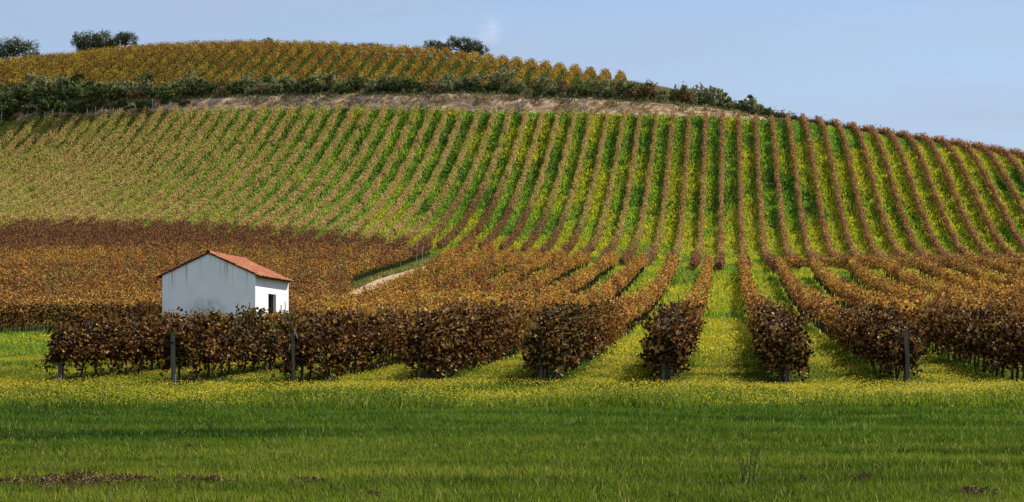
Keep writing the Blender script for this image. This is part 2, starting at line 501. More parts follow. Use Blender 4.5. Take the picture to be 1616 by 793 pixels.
# torn earth in the near grass
def soil_amount(X, Y):
    px = px_of(X, Y)
    s = np.zeros(np.shape(X))
    for (cx_, cy_, rx, ry, a) in ((90, 19.55, 110, .45, 1.), (200, 19.75, 80, .28, 1.), (310, 19.6, 55, .28, .95), (490, 19.45, 40, .22, 1.), (30, 19.5, 60, .3, .9),
                                  (130, 20.4, 60, .35, .7), (230, 20.9, 60, .25, .5), (1540, 18.25, 75, .3, .9), (1170, 19.2, 40, .22, .6), (1100, 20.0, 60, .25, .45), (300, 24.2, 12, .3, .7), (640, 21.4, 25, .2, .5),
                                  (1360, 19.7, 26, .2, .9), (1265, 19.6, 14, .2, .8), (425, 24.3, 12, .25, .8), (570, 18.1, 40, .2, .8)):
        s = np.maximum(s, a * np.exp(-(((px - cx_) / rx)**2 + ((Y - cy_) / ry)**2)))
    return np.clip(s * 1.5 + .5 * smooth_noise(X, Y, .35, 21, 3) * (s > .12) - .15, 0, 1)
gs = soil_amount(GX, np.maximum(GY, 5)) * (GY > 10)
GZ = GZ + gs * (.05 + .09 * smooth_noise(GX, GY, .45, 23, 3))
nx, ny = GX.shape
ii, jj = np.meshgrid(np.arange(nx - 1), np.arange(ny - 1), indexing='ij')
q = np.stack([ii*ny + jj, (ii+1)*ny + jj, (ii+1)*ny + jj + 1, ii*ny + jj + 1], -1).reshape(-1, 4)

def ground_material():
    m, nt = new_mat('ground')
    g = nd(nt, 'ShaderNodeNewGeometry')
    pos = g.outputs['Position']
    zone = nd(nt, 'ShaderNodeAttribute', attribute_name='zone')
    sz = nd(nt, 'ShaderNodeSeparateColor'); nt.links.new(zone.outputs['Color'], sz.inputs[0])
    turf = ramp(nt, [(.3, (.014,.022,.005)), (.5, (.030,.048,.008)), (.7, (.055,.080,.012))], noise(nt, 1.3, 6, pos, .7))
    bank = ramp(nt, [(.32, (.10,.055,.028)), (.46, (.26,.16,.09)), (.58, (.50,.35,.22)), (.75, (.68,.52,.37))],
                noise(nt, .55, 8, mapped(nt, pos, (1, 1, 1.5)), .7, .6))
    soil = ramp(nt, [(.3, (.05,.028,.013)), (.55, (.11,.065,.031)), (.75, (.19,.12,.06))], noise(nt, 7, 6, pos, .7))
    f1 = mrange(nt, mth(nt, 'ADD', sz.outputs[0], mth(nt, 'MULTIPLY', mth(nt, 'SUBTRACT', noise(nt, .45, 6, pos, .7), .5), 1.9)), .42, .62)
    c = mixc(nt, f1, turf, bank)
    c = mixc(nt, sz.outputs[1], c, soil)
    dry = ramp(nt, [(.3, (.10,.085,.03)), (.7, (.22,.18,.08))], noise(nt, 2, 5, pos))
    c = mixc(nt, sz.outputs[2], c, dry)
    p = nd(nt, 'ShaderNodeBsdfPrincipled')
    p.inputs['Roughness'].default_value = .95
    p.inputs['Specular IOR Level'].default_value = .0
    nt.links.new(c, p.inputs['Base Color'])
    b = nd(nt, 'ShaderNodeBump'); b.inputs['Strength'].default_value = .9; b.inputs['Distance'].default_value = .25
    nt.links.new(noise(nt, 1.7, 8, pos, .75), b.inputs['Height']); nt.links.new(b.outputs[0], p.inputs['Normal'])
    o = nd(nt, 'ShaderNodeOutputMaterial'); nt.links.new(p.outputs[0], o.inputs[0])
    return m

gm = mesh_from('ground', np.stack([GX, GY, GZ], -1).reshape(-1, 3), q, ground_material(), smooth=True)
zone = np.zeros((nx, ny, 4)); zone[..., 3] = 1
wl = np.interp(BPX, [-100, 150, 350, 1000, 1180, 1240], [.35, .75, 1, 1, .85, 0])
zone[..., 0] = np.clip(1.25 - np.abs(GY - bank_y0 - 2.6) / 3.4, 0, 1) * wl
zone[..., 1] = gs
zone[..., 2] = np.clip((GY - bank_y0 - 5) / 3, 0, 1) * .6 * np.where(BPX < 985, np.clip((bank_y0 + 16 - GY) / 4, 0, 1), 1) * (GY < 345) * np.interp(BPX, [1100, 1300], [1, .4])
at = gm.color_attributes.new('zone', 'FLOAT_COLOR', 'POINT')
at.data.foreach_set('color', zone.reshape(-1).astype(np.float32))
ground = obj('ground', gm)
tag(ground, kind='structure')

# dirt track between the two vineyard blocks, its bend on the left, and scraps of the cross track
def strip(name, path, width, lift=.02):
    P = np.array(path, float)
    n = len(P) - 1
    ts = np.linspace(0, n, n * 14 + 1)
    X = np.interp(ts, range(n + 1), P[:, 0]); Y = np.interp(ts, range(n + 1), P[:, 1])
    d = np.gradient(np.stack([X, Y], 1), axis=0); d = unit(d)
    nr = np.stack([-d[:, 1], d[:, 0]], 1)
    k = 7
    v = []
    for j in range(k):
        s = (j / (k - 1) - .5)
        edge = 1 + .22 * smooth_noise(X, Y, 1.6, 5 + (j > 3), 3) * (abs(s) > .4)
        x = X + nr[:, 0] * s * width * edge; y = Y + nr[:, 1] * s * width * edge
        v.append(np.stack([x, y, height(x, y) + lift - (.03 if abs(s) > .4 else 0)], 1))
    v = np.stack(v, 1)
    L = len(ts)
    a, b = np.meshgrid(np.arange(L - 1), np.arange(k - 1), indexing='ij')
    f = np.stack([a*k + b, (a+1)*k + b, (a+1)*k + b + 1, a*k + b + 1], -1).reshape(-1, 4)
    return tag(obj(name, mesh_from(name, v.reshape(-1, 3), f, M_TRACK, smooth=True)), kind='structure')
M_TRACK = simple_mat('track_dirt', [(.3, (.20,.125,.065)), (.55, (.32,.21,.115)), (.75, (.42,.29,.17))], .9, bump=.5)
strip('dirt_track', [(xu(-27.3, 146), 146), (xu(-27.4, 160), 160), (xu(-27.0, 178), 178), (xu(-25.5, 204), 204)], 1.8)
strip('cross_track', [(xu(-3.6, 160.5), 160.5), (xu(-.2, 154.5), 154.5), (xu(1.0, 154), 154), (xu(4.6, 154), 154)], 1.3)
strip('field_path', [(-26, 57.2), (-19, 57.6), (-14.6, 58)], .9)

# ------------------------------------------------------------------ white field hut
M_WALL = None
def wall_material():
    m, nt = new_mat('whitewashed_plaster')
    tc = nd(nt, 'ShaderNodeTexCoord')
    o_ = tc.outputs['Object']
    base = ramp(nt, [(.3, (.68,.69,.695)), (.6, (.76,.765,.77)), (.8, (.80,.805,.81))], noise(nt, 1.3, 6, o_, .7))
    # grey run-off streaks below the roof line and a green-grey mildew patch low on the gable
    st = noise(nt, 2.4, 3, mapped(nt, o_, (2.6, 2.6, .05)), .55)
    sx = nd(nt, 'ShaderNodeSeparateXYZ'); nt.links.new(o_, sx.inputs[0])
    # distance below the roof line: object axes have x along the gable (0 at the near right corner, going left), y along the hut
    apex = mth(nt, 'ABSOLUTE', mth(nt, 'ADD', sx.outputs['X'], 2.44))
    roofz = mth(nt, 'SUBTRACT', 4.15, mth(nt, 'MULTIPLY', apex, .46))
    below = mth(nt, 'SUBTRACT', roofz, sx.outputs['Z'])
    fade = mrange(nt, below, .0, 1.5, 1.0, 0.0)
    streak = mth(nt, 'MULTIPLY', mth(nt, 'MULTIPLY', mrange(nt, st, .54, .70), fade), mrange(nt, sx.outputs['Y'], .01, .05, 1, .12))
    c = mixc(nt, mth(nt, 'MULTIPLY', streak, .75), base, (.24, .25, .25))
    d = nd(nt, 'ShaderNodeVectorMath', operation='DISTANCE')
    nt.links.new(mapped(nt, o_, (1, 1, 1.25)), d.inputs[0]); d.inputs[1].default_value = (-2.55, 0, 1.45)
    mild = mth(nt, 'MULTIPLY', mrange(nt, d.outputs['Value'], .25, 1.35, 1, 0), mrange(nt, noise(nt, 2.2, 6, o_, .7), .36, .58))
    c = mixc(nt, mth(nt, 'MULTIPLY', mild, .8), c, (.30, .34, .25))
    foot = mth(nt, 'MULTIPLY', mrange(nt, sx.outputs['Z'], .1, 1.2, 1, 0), mrange(nt, noise(nt, 1.5, 5, o_), .4, .65))
    c = mixc(nt, mth(nt, 'MULTIPLY', foot, .5), c, (.34, .32, .27))
    p = nd(nt, 'ShaderNodeBsdfPrincipled'); p.inputs['Roughness'].default_value = .9; p.inputs['Specular IOR Level'].default_value = .15
    nt.links.new(c, p.inputs['Base Color'])
    b = nd(nt, 'ShaderNodeBump'); b.inputs['Strength'].default_value = .35; b.inputs['Distance'].default_value = .02
    nt.links.new(noise(nt, 9, 6, o_, .7), b.inputs['Height']); nt.links.new(b.outputs[0], p.inputs['Normal'])
    o = nd(nt, 'ShaderNodeOutputMaterial'); nt.links.new(p.outputs[0], o.inputs[0])
    return m
M_WALL = wall_material()

def tile_material():
    m, nt = new_mat('clay_roof_tiles')
    g = nd(nt, 'ShaderNodeNewGeometry'); tc = nd(nt, 'ShaderNodeTexCoord')
    c = ramp(nt, [(0, (.18,.045,.012)), (.4, (.26,.070,.017)), (.75, (.30,.088,.024)), (1, (.32,.13,.055))], g.outputs['Random Per Island'])
    c = mixc(nt, mth(nt, 'MULTIPLY', mrange(nt, noise(nt, 1.6, 5, tc.outputs['Object'], .7), .5, .75), .5), c, (.26, .10, .055))
    p = nd(nt, 'ShaderNodeBsdfPrincipled'); p.inputs['Roughness'].default_value = .85; p.inputs['Specular IOR Level'].default_value = .2
    nt.links.new(c, p.inputs['Base Color'])
    o = nd(nt, 'ShaderNodeOutputMaterial'); nt.links.new(p.outputs[0], o.inputs[0])
    return m
M_TILE = tile_material()
M_DARKWOOD = simple_mat('dark_door_wood', [(.3, (.02,.016,.012)), (.7, (.055,.042,.03))], 5, stretch=(6, 6, .4))

HX, HYY = -12.96, 100.0
HZ = float(height(HX, HYY)) - .05
HW, HL, HE, HR = 4.88, 6.5, 3.05, 4.15
hut = empty('field_hut', (HX, HYY, HZ), R(-8.4))
tag(hut, 'small white field hut with an orange tiled roof standing among the vines', 'hut')
T = .26
# walls: x from -HW to 0 along the gable, y from 0 (near) to HL
w = MB()
def gable(y0, y1):
    pts = [(-HW, 0), (0, 0), (0, HE), (-HW/2, HR), (-HW, HE)]
    v = [(x, y0, z) for x, z in pts] + [(x, y1, z) for x, z in pts]
    w.add(v, [(0,5,6,1), (1,6,7,2), (2,7,8,3), (3,8,9,4), (4,9,5,0)], [(0,1,2), (0,2,4), (2,3,4), (5,7,6), (5,9,7), (7,9,8)])
gable(0, T); gable(HL - T, HL)
w.box((-HW + T/2, HL/2, HE/2 - .01), (T - .004, HL - 2*T, HE - .02))
D0, D1, DH = 2.45, 4.0, 2.2
ya, yb = T, HL - T
w.box((-T/2 - .002, (ya + D0)/2, HE/2 - .01), (T - .004, D0 - ya, HE - .02))
w.box((-T/2 - .002, (D1 + yb)/2, HE/2 - .01), (T - .004, yb - D1, HE - .02))
w.box((-T/2 - .002, (D0 + D1)/2, (DH + HE - .02)/2), (T - .004, D1 - D0, HE - .02 - DH))
obj('wall', w.mesh('hut_wall', M_WALL), hut)
w = MB(); w.box((-HW/2, HL/2, .02), (HW - 2*T - .01, HL - 2*T - .01, .05))
obj('floor', w.mesh('hut_floor', M_DARKWOOD), hut)
# door leaf, folded back inside, and its frame
dr = MB(); dr.box((-T - .75, D0 + .06, 1.06), (1.2, .05, 2.08))
door = obj('door', dr.mesh('hut_door', M_DARKWOOD), hut)
fr = MB()
fr.box((-T + .06, D0 + .03, DH/2), (.08, .06, DH - .02)); fr.box((-T + .06, D1 - .03, DH/2), (.08, .06, DH - .02)); fr.box((-T + .06, (D0 + D1)/2, DH - .04), (.08, D1 - D0 - .13, .06))
obj('door_frame', fr.mesh('hut_door_frame', M_POST), hut)
# roof: one barrel tile after another down each slope
def roof_side(sgn):
    rb = MB()
    over, side = .28, .10
    x_ridge = -HW/2
    run = HW/2 + over
    rise = (HR - HE) / (HW/2)
    tl, tw = .42, .21
    ncol = int((HL + 2*side) / tw); nrow = int(math.ceil(run * math.sqrt(1 + rise*rise) / (tl - .05)))
    ln = math.sqrt(1 + rise*rise)
    for r_ in range(nrow):
        s0 = r_ * (tl - .05); s1 = min(s0 + tl, run * ln)
        if s1 - s0 < .1: continue
        for c_ in range(ncol):
            y0 = -side + c_ * tw
            rv = []
            jit = random.uniform(-.008, .008)
            for (ss, lift) in ((s0, .045), (s1, .075)):
                for k in range(6):
                    a = math.pi * k / 5
                    hgt = .055 * math.sin(a) + lift + jit
                    xx = x_ridge + sgn * ss / ln
                    zz = HR - ss / ln * rise
                    nx_, nz_ = sgn * rise / ln, 1 / ln
                    rv.append((xx + nx_ * hgt, y0 + tw/2 - math.cos(a) * (tw/2 + .012), zz + nz_ * hgt))
            qd = [(k, k+1, 7+k, 6+k) if sgn > 0 else (k+1, k, 6+k, 7+k) for k in range(5)]
            # closed lower lip
            rv2 = [(x, y, z - .03) for (x, y, z) in rv[6:]]
            rb.add(rv + rv2, qd + [(6+k, 7+k, 13+k, 12+k) for k in range(5)])
    return rb
rf = MB()
for sgn in (1, -1):       # boards under the tiles
    over = .26; rise = (HR - HE) / (HW/2)
    x0, x1 = -HW/2, -HW/2 + sgn * (HW/2 + over)
    z0, z1 = HR + .004, HR + .004 - (HW/2 + over) * rise
    v = [(x0, -.09, z0), (x1, -.09, z1), (x1, HL + .09, z1), (x0, HL + .09, z0)]
    v = v + [(x, y, z + .045) for x, y, z in v]
    rf.add(v, [(0,1,2,3), (4,7,6,5), (0,4,5,1), (1,5,6,2), (2,6,7,3), (3,7,4,0)])
roof = obj('roof', rf.mesh('hut_roof', M_DARKWOOD), hut)
obj('roof_tiles', roof_side(1).mesh('tiles_sunny_side', M_TILE), roof)
obj('roof_tiles', roof_side(-1).mesh('tiles_far_side', M_TILE), roof)
rd = MB()
for k in range(17):
    y0 = -.12 + k * .40
    v = []
    for (yy, rr) in ((y0, .125), (y0 + .44, .105)):
        for j in range(7):
            a = math.pi * j / 6
            v.append((-HW/2 + math.cos(a) * rr, yy, HR + .045 + math.sin(a) * rr))
    rd.add(v, [(j, j+1, 8+j, 7+j) for j in range(6)])
obj('ridge_tiles', rd.mesh('hut_ridge', M_TILE), roof)

# ------------------------------------------------------------------ vines
def ordinal(n):
    small = ['zeroth', 'first', 'second', 'third', 'fourth', 'fifth', 'sixth', 'seventh', 'eighth', 'ninth', 'tenth', 'eleventh', 'twelfth', 'thirteenth',
             'fourteenth', 'fifteenth', 'sixteenth', 'seventeenth', 'eighteenth', 'nineteenth']
    tens = {2: ('twenty', 'twentieth'), 3: ('thirty', 'thirtieth'), 4: ('forty', 'fortieth'), 5: ('fifty', 'fiftieth'), 6: ('sixty', 'sixtieth'), 7: ('seventy', 'seventieth'),
            8: ('eighty', 'eightieth'), 9: ('ninety', 'ninetieth')}
    if n < 20: return small[n]
    if n % 10 == 0: return tens[n // 10][1] if n < 100 else 'hundredth'
    return tens[n // 10][0] + '-' + small[n % 10]

SP = 1.1                                        # vine spacing along a row
def vine_variant(seed):
    r = np.random.default_rng(seed)
    tr = MB()
    lean = r.uniform(-.10, .10, 2)
    pts = [(0, 0, -.12)]
    for k, z in enumerate((.12, .32, .52, .70)):
        pts.append((lean[0]*z + r.uniform(-.03, .03), lean[1]*z + r.uniform(-.03, .03), z))
    tr.tube(pts, [.045, .038, .034, .033, .036], 6)
    top = pts[-1]
    for sg in (-1, 1):
        arm = [top]
        for k in range(1, 4):
            arm.append((top[0] + r.uniform(-.03, .03), top[1] + sg * .17 * k, top[2] + .03 * k + r.uniform(-.02, .02)))
        tr.tube(arm, [.03, .024, .02, .014], 5)
    canes = []
    for k in range(9):
        y0 = r.uniform(-.5, .5)
        x1, y1, z1 = r.normal(0, .16), y0 + r.normal(0, .12), r.uniform(1.25, 1.72)
        p = [(top[0], y0, .78), (x1*.5, (y0+y1)/2, 1.15), (x1, y1, z1)]
        tr.tube(p, [.010, .008, .004], 4)
        canes.append(p)
    trunk = tr.mesh('vine_trunk', M_BARK, True)
    # foliage: a wall of leaves with ragged shoots on top and tails hanging at the sides
    C, N = [], []
    for k in range(62):                         # shoots: most climb the wires, some lean out, some hang
        m = r.integers(16, 34)
        t = np.linspace(0, 1, m)
        y0 = r.uniform(-.6, .6); kind = r.uniform()
        side = r.choice([-1, 1])
        if kind < .55:
            dx, up, sag = side * r.uniform(.0, .32), r.uniform(.45, .92), r.uniform(0, .15)
        elif kind < .82:
            dx, up, sag = side * r.uniform(.25, .52), r.uniform(.35, .7), r.uniform(.2, .5)
        else:
            dx, up, sag = side * r.uniform(.2, .45), r.uniform(.05, .3), r.uniform(.35, .75)
        dy = r.normal(0, .2)
        P = np.stack([dx*t + .05*np.sin(7*t + k), y0 + dy*t, .72 + r.uniform(-.08, .1) + up*t - sag*t*t], 1)
        P += r.normal(0, .048, (m, 3))
        C.append(P)
        N.append(np.stack([np.full(m, side*.7) + r.normal(0, .6, m), r.normal(0, .8, m), .25 + r.normal(0, .7, m)], 1))
    for k in range(6):                          # a few tall or straggling shoots
        m = 16
        t = np.linspace(0, 1, m)
        y0, x0 = r.uniform(-.6, .6), r.normal(0, .15)
        C.append(np.stack([x0 + r.normal(0, .3)*t, y0 + r.normal(0, .2)*t, 1.35 + r.uniform(.2, .5)*t*(1 - .3*t)], 1) + r.normal(0, .035, (m, 3))); N.append(r.normal(size=(m, 3)))
    C, N = np.concatenate(C), np.concatenate(N)
    v, f = leaves(C, N, r.uniform(.045, .122, len(C)), r, lobed=True)
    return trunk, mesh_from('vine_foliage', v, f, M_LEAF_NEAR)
VARIANTS = [vine_variant(50 + k) for k in range(8)]

ROWS = {k: (k + .5) * 2.7 for k in range(-10, 11)}   # u of each row of the lower field; index 0 stands right of the central alley
ROWNAME = {-7: 'row passing right in front of the hut', -6: 'leftmost front row', -5: 'second front row from the left', -4: 'third front row from the left',
           -3: 'fourth front row from the left', -2: 'fifth front row from the left', -1: 'row left of the central alley', 0: 'row right of the central alley',
           1: 'second row right of the central alley', 2: 'third row right of the central alley', 3: 'fourth row right of the central alley',
           4: 'fifth row right of the central alley', 5: 'sixth row right of the central alley'}
N_NEAR = {-7: (57.0, 24), -6: (44.2, 34), -5: (44.0, 30), -4: (43.8, 28), -3: (43.9, 28), -2: (43.7, 28), -1: (43.7, 28), 0: (43.6, 28), 1: (43.9, 26), 2: (44.5, 22), 3: (61, 10), 4: (79, 8), 5: (96, 4)}
near_end = {}
first_vine = None
for k, (y0, cnt) in N_NEAR.items():
    u = ROWS[k]
    near_end[k] = y0 + cnt * SP
    for i in range(cnt):
        Y = y0 + .35 + i * SP + random.uniform(-.12, .12)
        X = float(xu(u, Y)) + random.uniform(-.05, .05)
        va = random.choice(VARIANTS)
        o = bpy.data.objects.new('grapevine', None)
        o.empty_display_size = .2
        o.location = (X, Y, float(height(X, Y)))
        flip = math.pi if random.random() < .5 else 0
        o.rotation_euler = (0, 0, ROW_RZ + flip + random.uniform(-.08, .08))
        s = random.uniform(.84, 1.04)
        if k in (-1, 0, -2) and i == 0: s = 1.0
        o.scale = (s * random.uniform(.95, 1.15), s * 1.1, s * random.uniform(.88, 1.06))
        far_ = min(1.0, max(0.0, (Y - 52) / 18))
        o.scale = (o.scale[0] * (1 - .16*far_), o.scale[1], o.scale[2] * (1 - .10*far_))
        link(o)
        tag(o, f'russet grapevine, {ordinal(i+1)} from the front, {ROWNAME[k]}', 'grapevine', 'grapevines in the front rows')
        if first_vine is None:
            parts = [bpy.data.objects.new('trunk', va[0]), bpy.data.objects.new('foliage', va[1])]
            first_vine = parts
        else:
            parts = []
            for src, me in zip(first_vine, va):
                c = src.copy(); c.data = me; parts.append(c)
        for p in parts:
            link(p, o)

def row_mesh(name, u, Y0, Y1, per_m, size, mat, half=.38, zc=1.02, hz=.48, stems=True, r=None, gaps=.0, upx=None):
    """A trellised row seen from afar: leaves heaped plant by plant, with the stems below."""
    r = r or rng
    n = int((Y1 - Y0) * per_m)
    Y = r.uniform(Y0, Y1, n)
    ph = r.uniform(0, 99)
    plant = np.floor(Y / SP)
    pr = np.random.default_rng(int(abs(u) * 100) + 5)
    tab_h = pr.uniform(.78, 1.14, 4000); tab_w = pr.uniform(.75, 1.2, 4000); keep = pr.uniform(size=4000)
    pi = plant.astype(int) % 4000
    ok = keep[pi] >= gaps
    Y, pi, plant = Y[ok], pi[ok], plant[ok]; n = len(Y)
    th = r.uniform(0, 2*np.pi, n); rad = r.uniform(.15, 1, n)**.5
    inside = np.cos((Y / SP - plant - .5) * np.pi) ** .25
    xx = np.cos(th) * rad * half * tab_w[pi] * inside
    zz = zc * (.55 + .45*tab_h[pi]) + np.sin(th) * rad * hz * tab_h[pi] * (.8 + .2*inside)
    shoot = r.uniform(size=n) < .05
    zz = np.where(shoot, zc + hz*tab_h[pi] + r.uniform(0, .3, n), zz)
    X = xu(u, Y) + xx + .08*np.sin(Y*.9 + ph)
    Z = height(X, Y) + zz
    N = np.stack([np.cos(th) + r.normal(0, .8, n), r.normal(0, .9, n), .35 + .8*np.sin(th) + r.normal(0, .7, n)], 1)
    v, f = leaves(np.stack([X, Y, Z], 1), N, size * r.uniform(.7, 1.3, n), r)
    mb = MB(); mb.add(v, t=f)
    if stems:
        ys = np.arange(Y0 + .5, Y1, SP)
        ys = ys + r.uniform(-.15, .15, len(ys))
        xs = xu(u, ys); zs = height(xs, ys)
        w_ = .04
        k = len(ys)
        q8 = np.array([(-1,-1), (1,-1), (1,1), (-1,1)]) * w_
        lx = r.uniform(-.08, .08, k); ly = r.uniform(-.12, .12, k)
        vv = np.empty((k, 8, 3))
        for j in range(4):
            vv[:, j] = np.stack([xs + q8[j,0], ys + q8[j,1], zs - .1], 1)
            vv[:, 4+j] = np.stack([xs + q8[j,0]*.7 + lx, ys + q8[j,1]*.7 + ly, zs + .8], 1)
        base = np.arange(k)[:, None, None] * 8
        fq = (base + np.array([(0,1,5,4), (1,2,6,5), (2,3,7,6), (3,0,4,7)])[None]).reshape(-1, 4)
        mb.add(vv.reshape(-1, 3), q=fq, m=1)
    o = obj(name, mb.mesh(name, [mat, M_BARK]))
    return o

# lower field beyond the near vines: every row is a thing
START = {-10: 177, -9: 113, -8: 96}
ORD_LOW = list(range(-10, 11))
for k in ORD_LOW:
    u = ROWS[k]
    y0 = near_end.get(k, START.get(k, 44.5))
    if k > 5: y0 = u * FPX / (1700 - 1145)       # where the row comes into view from the right
    y1 = block_end(u) + .8 * math.sin(k * 1.7)
    if k in (-1, 0): y1 += 8
    if y1 - y0 < 6: continue
    o = row_mesh('vine_row', u, y0, y1, 270, .115, M_LEAF_FIELD, half=.35, zc=1.0, hz=.38)
    if k < -7:
        lab = f'gold vine row starting beside the dirt track, {ordinal(k + 11)} from the track'
    elif k <= 5:
        lab = f'golden far stretch of the {ROWNAME[k]}'
    else:
        lab = f'golden vine row at the right edge, {ordinal(k - 5)} behind the front rows'
    tag(o, lab, 'vine row', 'vine rows of the lower field')

# block left of the dirt track
for j in range(19):
    u = -29.7 - 2.7 * j
    ya = 97.5 + .5 * math.sin(j * 2.1)
    # far end: just short of the foot of the hill
    yb = 215.0
    for _ in range(6):
        yb = float(cols(FOOT_Y, float(px_of(xu(u, yb), yb)))) - 4
    if px_of(xu(u, yb), yb) < -60: continue
    ya = max(ya, abs(u) * FPX / (1145 + 90))
    if yb - ya < 6: continue
    o = row_mesh('vine_row', u, ya, yb, 210, .13, M_LEAF_LEFT, half=.5, hz=.55)
    if j == 0: lab = 'brown vine row edging the dirt track behind the white hut'
    else: lab = f'brown vine row behind the hut, {ordinal(j)} beyond the one by the track'
    tag(o, lab, 'vine row', 'vine rows of the block behind the hut')

M_LEAF_SHADED = leaf_material('vine_leaves_painted_shade', AUTUMN_SHADED, OLIVE, .35, .5, .7, .10)  # dark leaf colour paints the shade of the headland row
for u, ya, yb, lab in ((-27.1, 109.5, 143, 'short brown vine row starting right behind the hut, nearest the track'), (-24.6, 110, 126, 'shortest vine row behind the far corner of the hut')):
    tag(row_mesh('vine_row', u, ya, yb, 230, .12, M_LEAF_LEFT, half=.45, hz=.52), lab, 'vine row', 'vine rows of the block behind the hut')
# a headland row across the front of that block: the shade on its near face is painted into dark leaves
def cross_row(X0, X1, Y0, label):
    n = int((X1 - X0) * 420)
    X = rng.uniform(X0, X1, n); th = rng.uniform(0, 2*np.pi, n); rad = rng.uniform(.15, 1, n)**.5
    lump = .82 + .3*smooth_noise(X, X*0, .8, 91, 3)
    Yv = Y0 + np.cos(th)*rad*.45 + .3*smooth_noise(X, X*0, 6, 92, 2)
    Z = height(X, Yv) + 1.10 + np.sin(th)*rad*.66*lump + .1*smooth_noise(X, X*0, 1.1, 93, 2)
    v, f = leaves(np.stack([X, Yv, Z], 1), np.stack([rng.normal(0, .9, n), np.cos(th) + rng.normal(0, .8, n), .3 + np.sin(th) + rng.normal(0, .7, n)], 1), rng.uniform(.08, .15, n), rng)
    mb = MB(); mb.add(v, t=f)
    for x in np.arange(X0 + .5, X1, 1.05):
        y = Y0 + float(.3*smooth_noise(np.array([x]), np.array([0.]), 6, 92, 2)[0]); z = float(height(x, y))
        mb.tube([(x, y, z - .1), (x + random.uniform(-.08, .08), y, z + .45), (x + random.uniform(-.12, .12), y, z + .9)], [.045, .038, .03], 5, 1)
    tag(obj('vine_row', mb.mesh('vine_row', [M_LEAF_SHADED, M_BARK])), label, 'vine row', 'vine rows of the block behind the hut')
cross_row(-27.5, (248 - CX) / FPX * 96.5, 96.5, 'dark vine row crossing the front of the block left of the hut')

def right_headland(Y0, xa, xb, label):
    n = int((xb - xa) * 300)
    X = rng.uniform(xa, xb, n); th = rng.uniform(0, 2*np.pi, n); rad = rng.uniform(.15, 1, n)**.5
    Yv = Y0 + np.cos(th)*rad*.45 + .5*smooth_noise(X, X*0, 9, 94, 2)
    Z = height(X, Yv) + 1.0 + np.sin(th)*rad*.52*(.85 + .3*smooth_noise(X, X*0, .9, 95, 2))
    v, f = leaves(np.stack([X, Yv, Z], 1), np.stack([rng.normal(0, .9, n), np.cos(th) + rng.normal(0, .8, n), .3 + np.sin(th) + rng.normal(0, .7, n)], 1), .125 * rng.uniform(.7, 1.3, n), rng)
    tag(obj('vine_row', mesh_from('vine_row', v, f, M_LEAF_FIELD)), label, 'vine row', 'vine rows of the lower field')
right_headland(158.5, (1226 - CX) / FPX * 158.5, 42.5, 'gold vine row running crosswise along the foot of the hillside')

# hillside: rows straight up the slope
HILL_SP = 2.2
hill_rows = []
for j in range(-46, 24):
    u = -.45 + j * HILL_SP
    ya = 205.0
    for _ in range(8):
        ya = float(cols(FOOT_Y, float(px_of(xu(u, ya), ya)))) - 1.5
    if u > -29: ya = min(ya, (158.0 if u < 5 else 164.0) + 2.0*max(0.0, -u) + .7*math.sin(j*2.3))
    yb = 270.0
    for _ in range(8):
        px = float(px_of(xu(u, yb), yb)); yb = float(cols(TERR_Y, px)) - .3
        if px > 1230: yb += 18 * min(1, (px - 1230) / 60)
    if px_of(xu(u, yb), yb) < -40 or px_of(xu(u, ya), ya) > 1760 and px_of(xu(u, yb), yb) > 1660: continue
    hill_rows.append((u, ya, yb))
for idx, (u, ya, yb) in enumerate(hill_rows):
    pxm = float(px_of(xu(u, 235), 235))
    o = row_mesh('vine_row', u, ya, yb, 170, .135, M_LEAF_HILL, half=np.interp(pxm, [0, 500, 900], [.70, .58, .32]), zc=.74, hz=.42, gaps=.03)
    a, b = idx + 1, len(hill_rows) - idx
    lab = f'tan vine row climbing the hillside, {ordinal(a)} from the left' if a <= b else f'brown vine row climbing the hillside, {ordinal(b)} from the right'
    tag(o, lab, 'vine row', 'vine rows on the hillside')
# a row along the brow of the hill on the right
def brow_row():
    n = 9000
    px = rng.uniform(1200, 1700, n)
    Y0 = np.array([cols(TERR_Y, p) for p in px]) + 7 + rng.normal(0, .35, n)
    X = (px - CX) / FPX * Y0
    Z = height(X, Y0) + .25 + np.abs(rng.normal(0, .45, n)) * (.8 + .5*smooth_noise(X, Y0, 1.2, 77, 2))
    v, f = leaves(np.stack([X, Y0, Z], 1), rng.normal(size=(n, 3)), rng.uniform(.12, .26, n), rng)
    o = obj('vine_row', mesh_from('vine_row', v, f, M_LEAF_BROW))
    tag(o, 'dark brown vine row running along the brow of the hill against the sky', 'vine row')
M_LEAF_BROW = leaf_material('vine_leaves_brow', [(0, (.03,.015,.01)), (.5, (.10,.045,.022)), (1, (.22,.12,.05))], [(0, (.03,.03,.015)), (1, (.12,.10,.04))], .2)
brow_row()

# hilltop block
top_rows = []
for j in range(-62, 2):
    u = -1.2 + j * 2.4
    ya = 290.0
    for _ in range(8):
        px = float(px_of(xu(u, ya), ya)); ya = float(cols(TERR_Y, px)) + np.interp(px, [0, 300, 900, 1000], [13, 13, 13, 12])
    yb = 325.0
    for _ in range(8):
        yb = float(cols(CRST_Y, float(px_of(xu(u, yb), yb)))) + 5
    if px_of(xu(u, yb), yb) < -40 or px_of(xu(u, ya), ya) > 985: continue
    top_rows.append((u, ya, yb))
for idx, (u, ya, yb) in enumerate(top_rows):
    o = row_mesh('vine_row', u, ya, yb, 170, .16, M_LEAF_TOP, half=np.interp(float(px_of(xu(u, 300), 300)), [100, 330], [.85, .55]), zc=.85, hz=.58)
    a, b = idx + 1, len(top_rows) - idx
    lab = f'golden vine row on the hilltop, {ordinal(a)} from the left edge' if a <= b else f'golden vine row on the hilltop, {ordinal(b)} from its right end'
    tag(o, lab, 'vine row', 'vine rows on the hilltop')

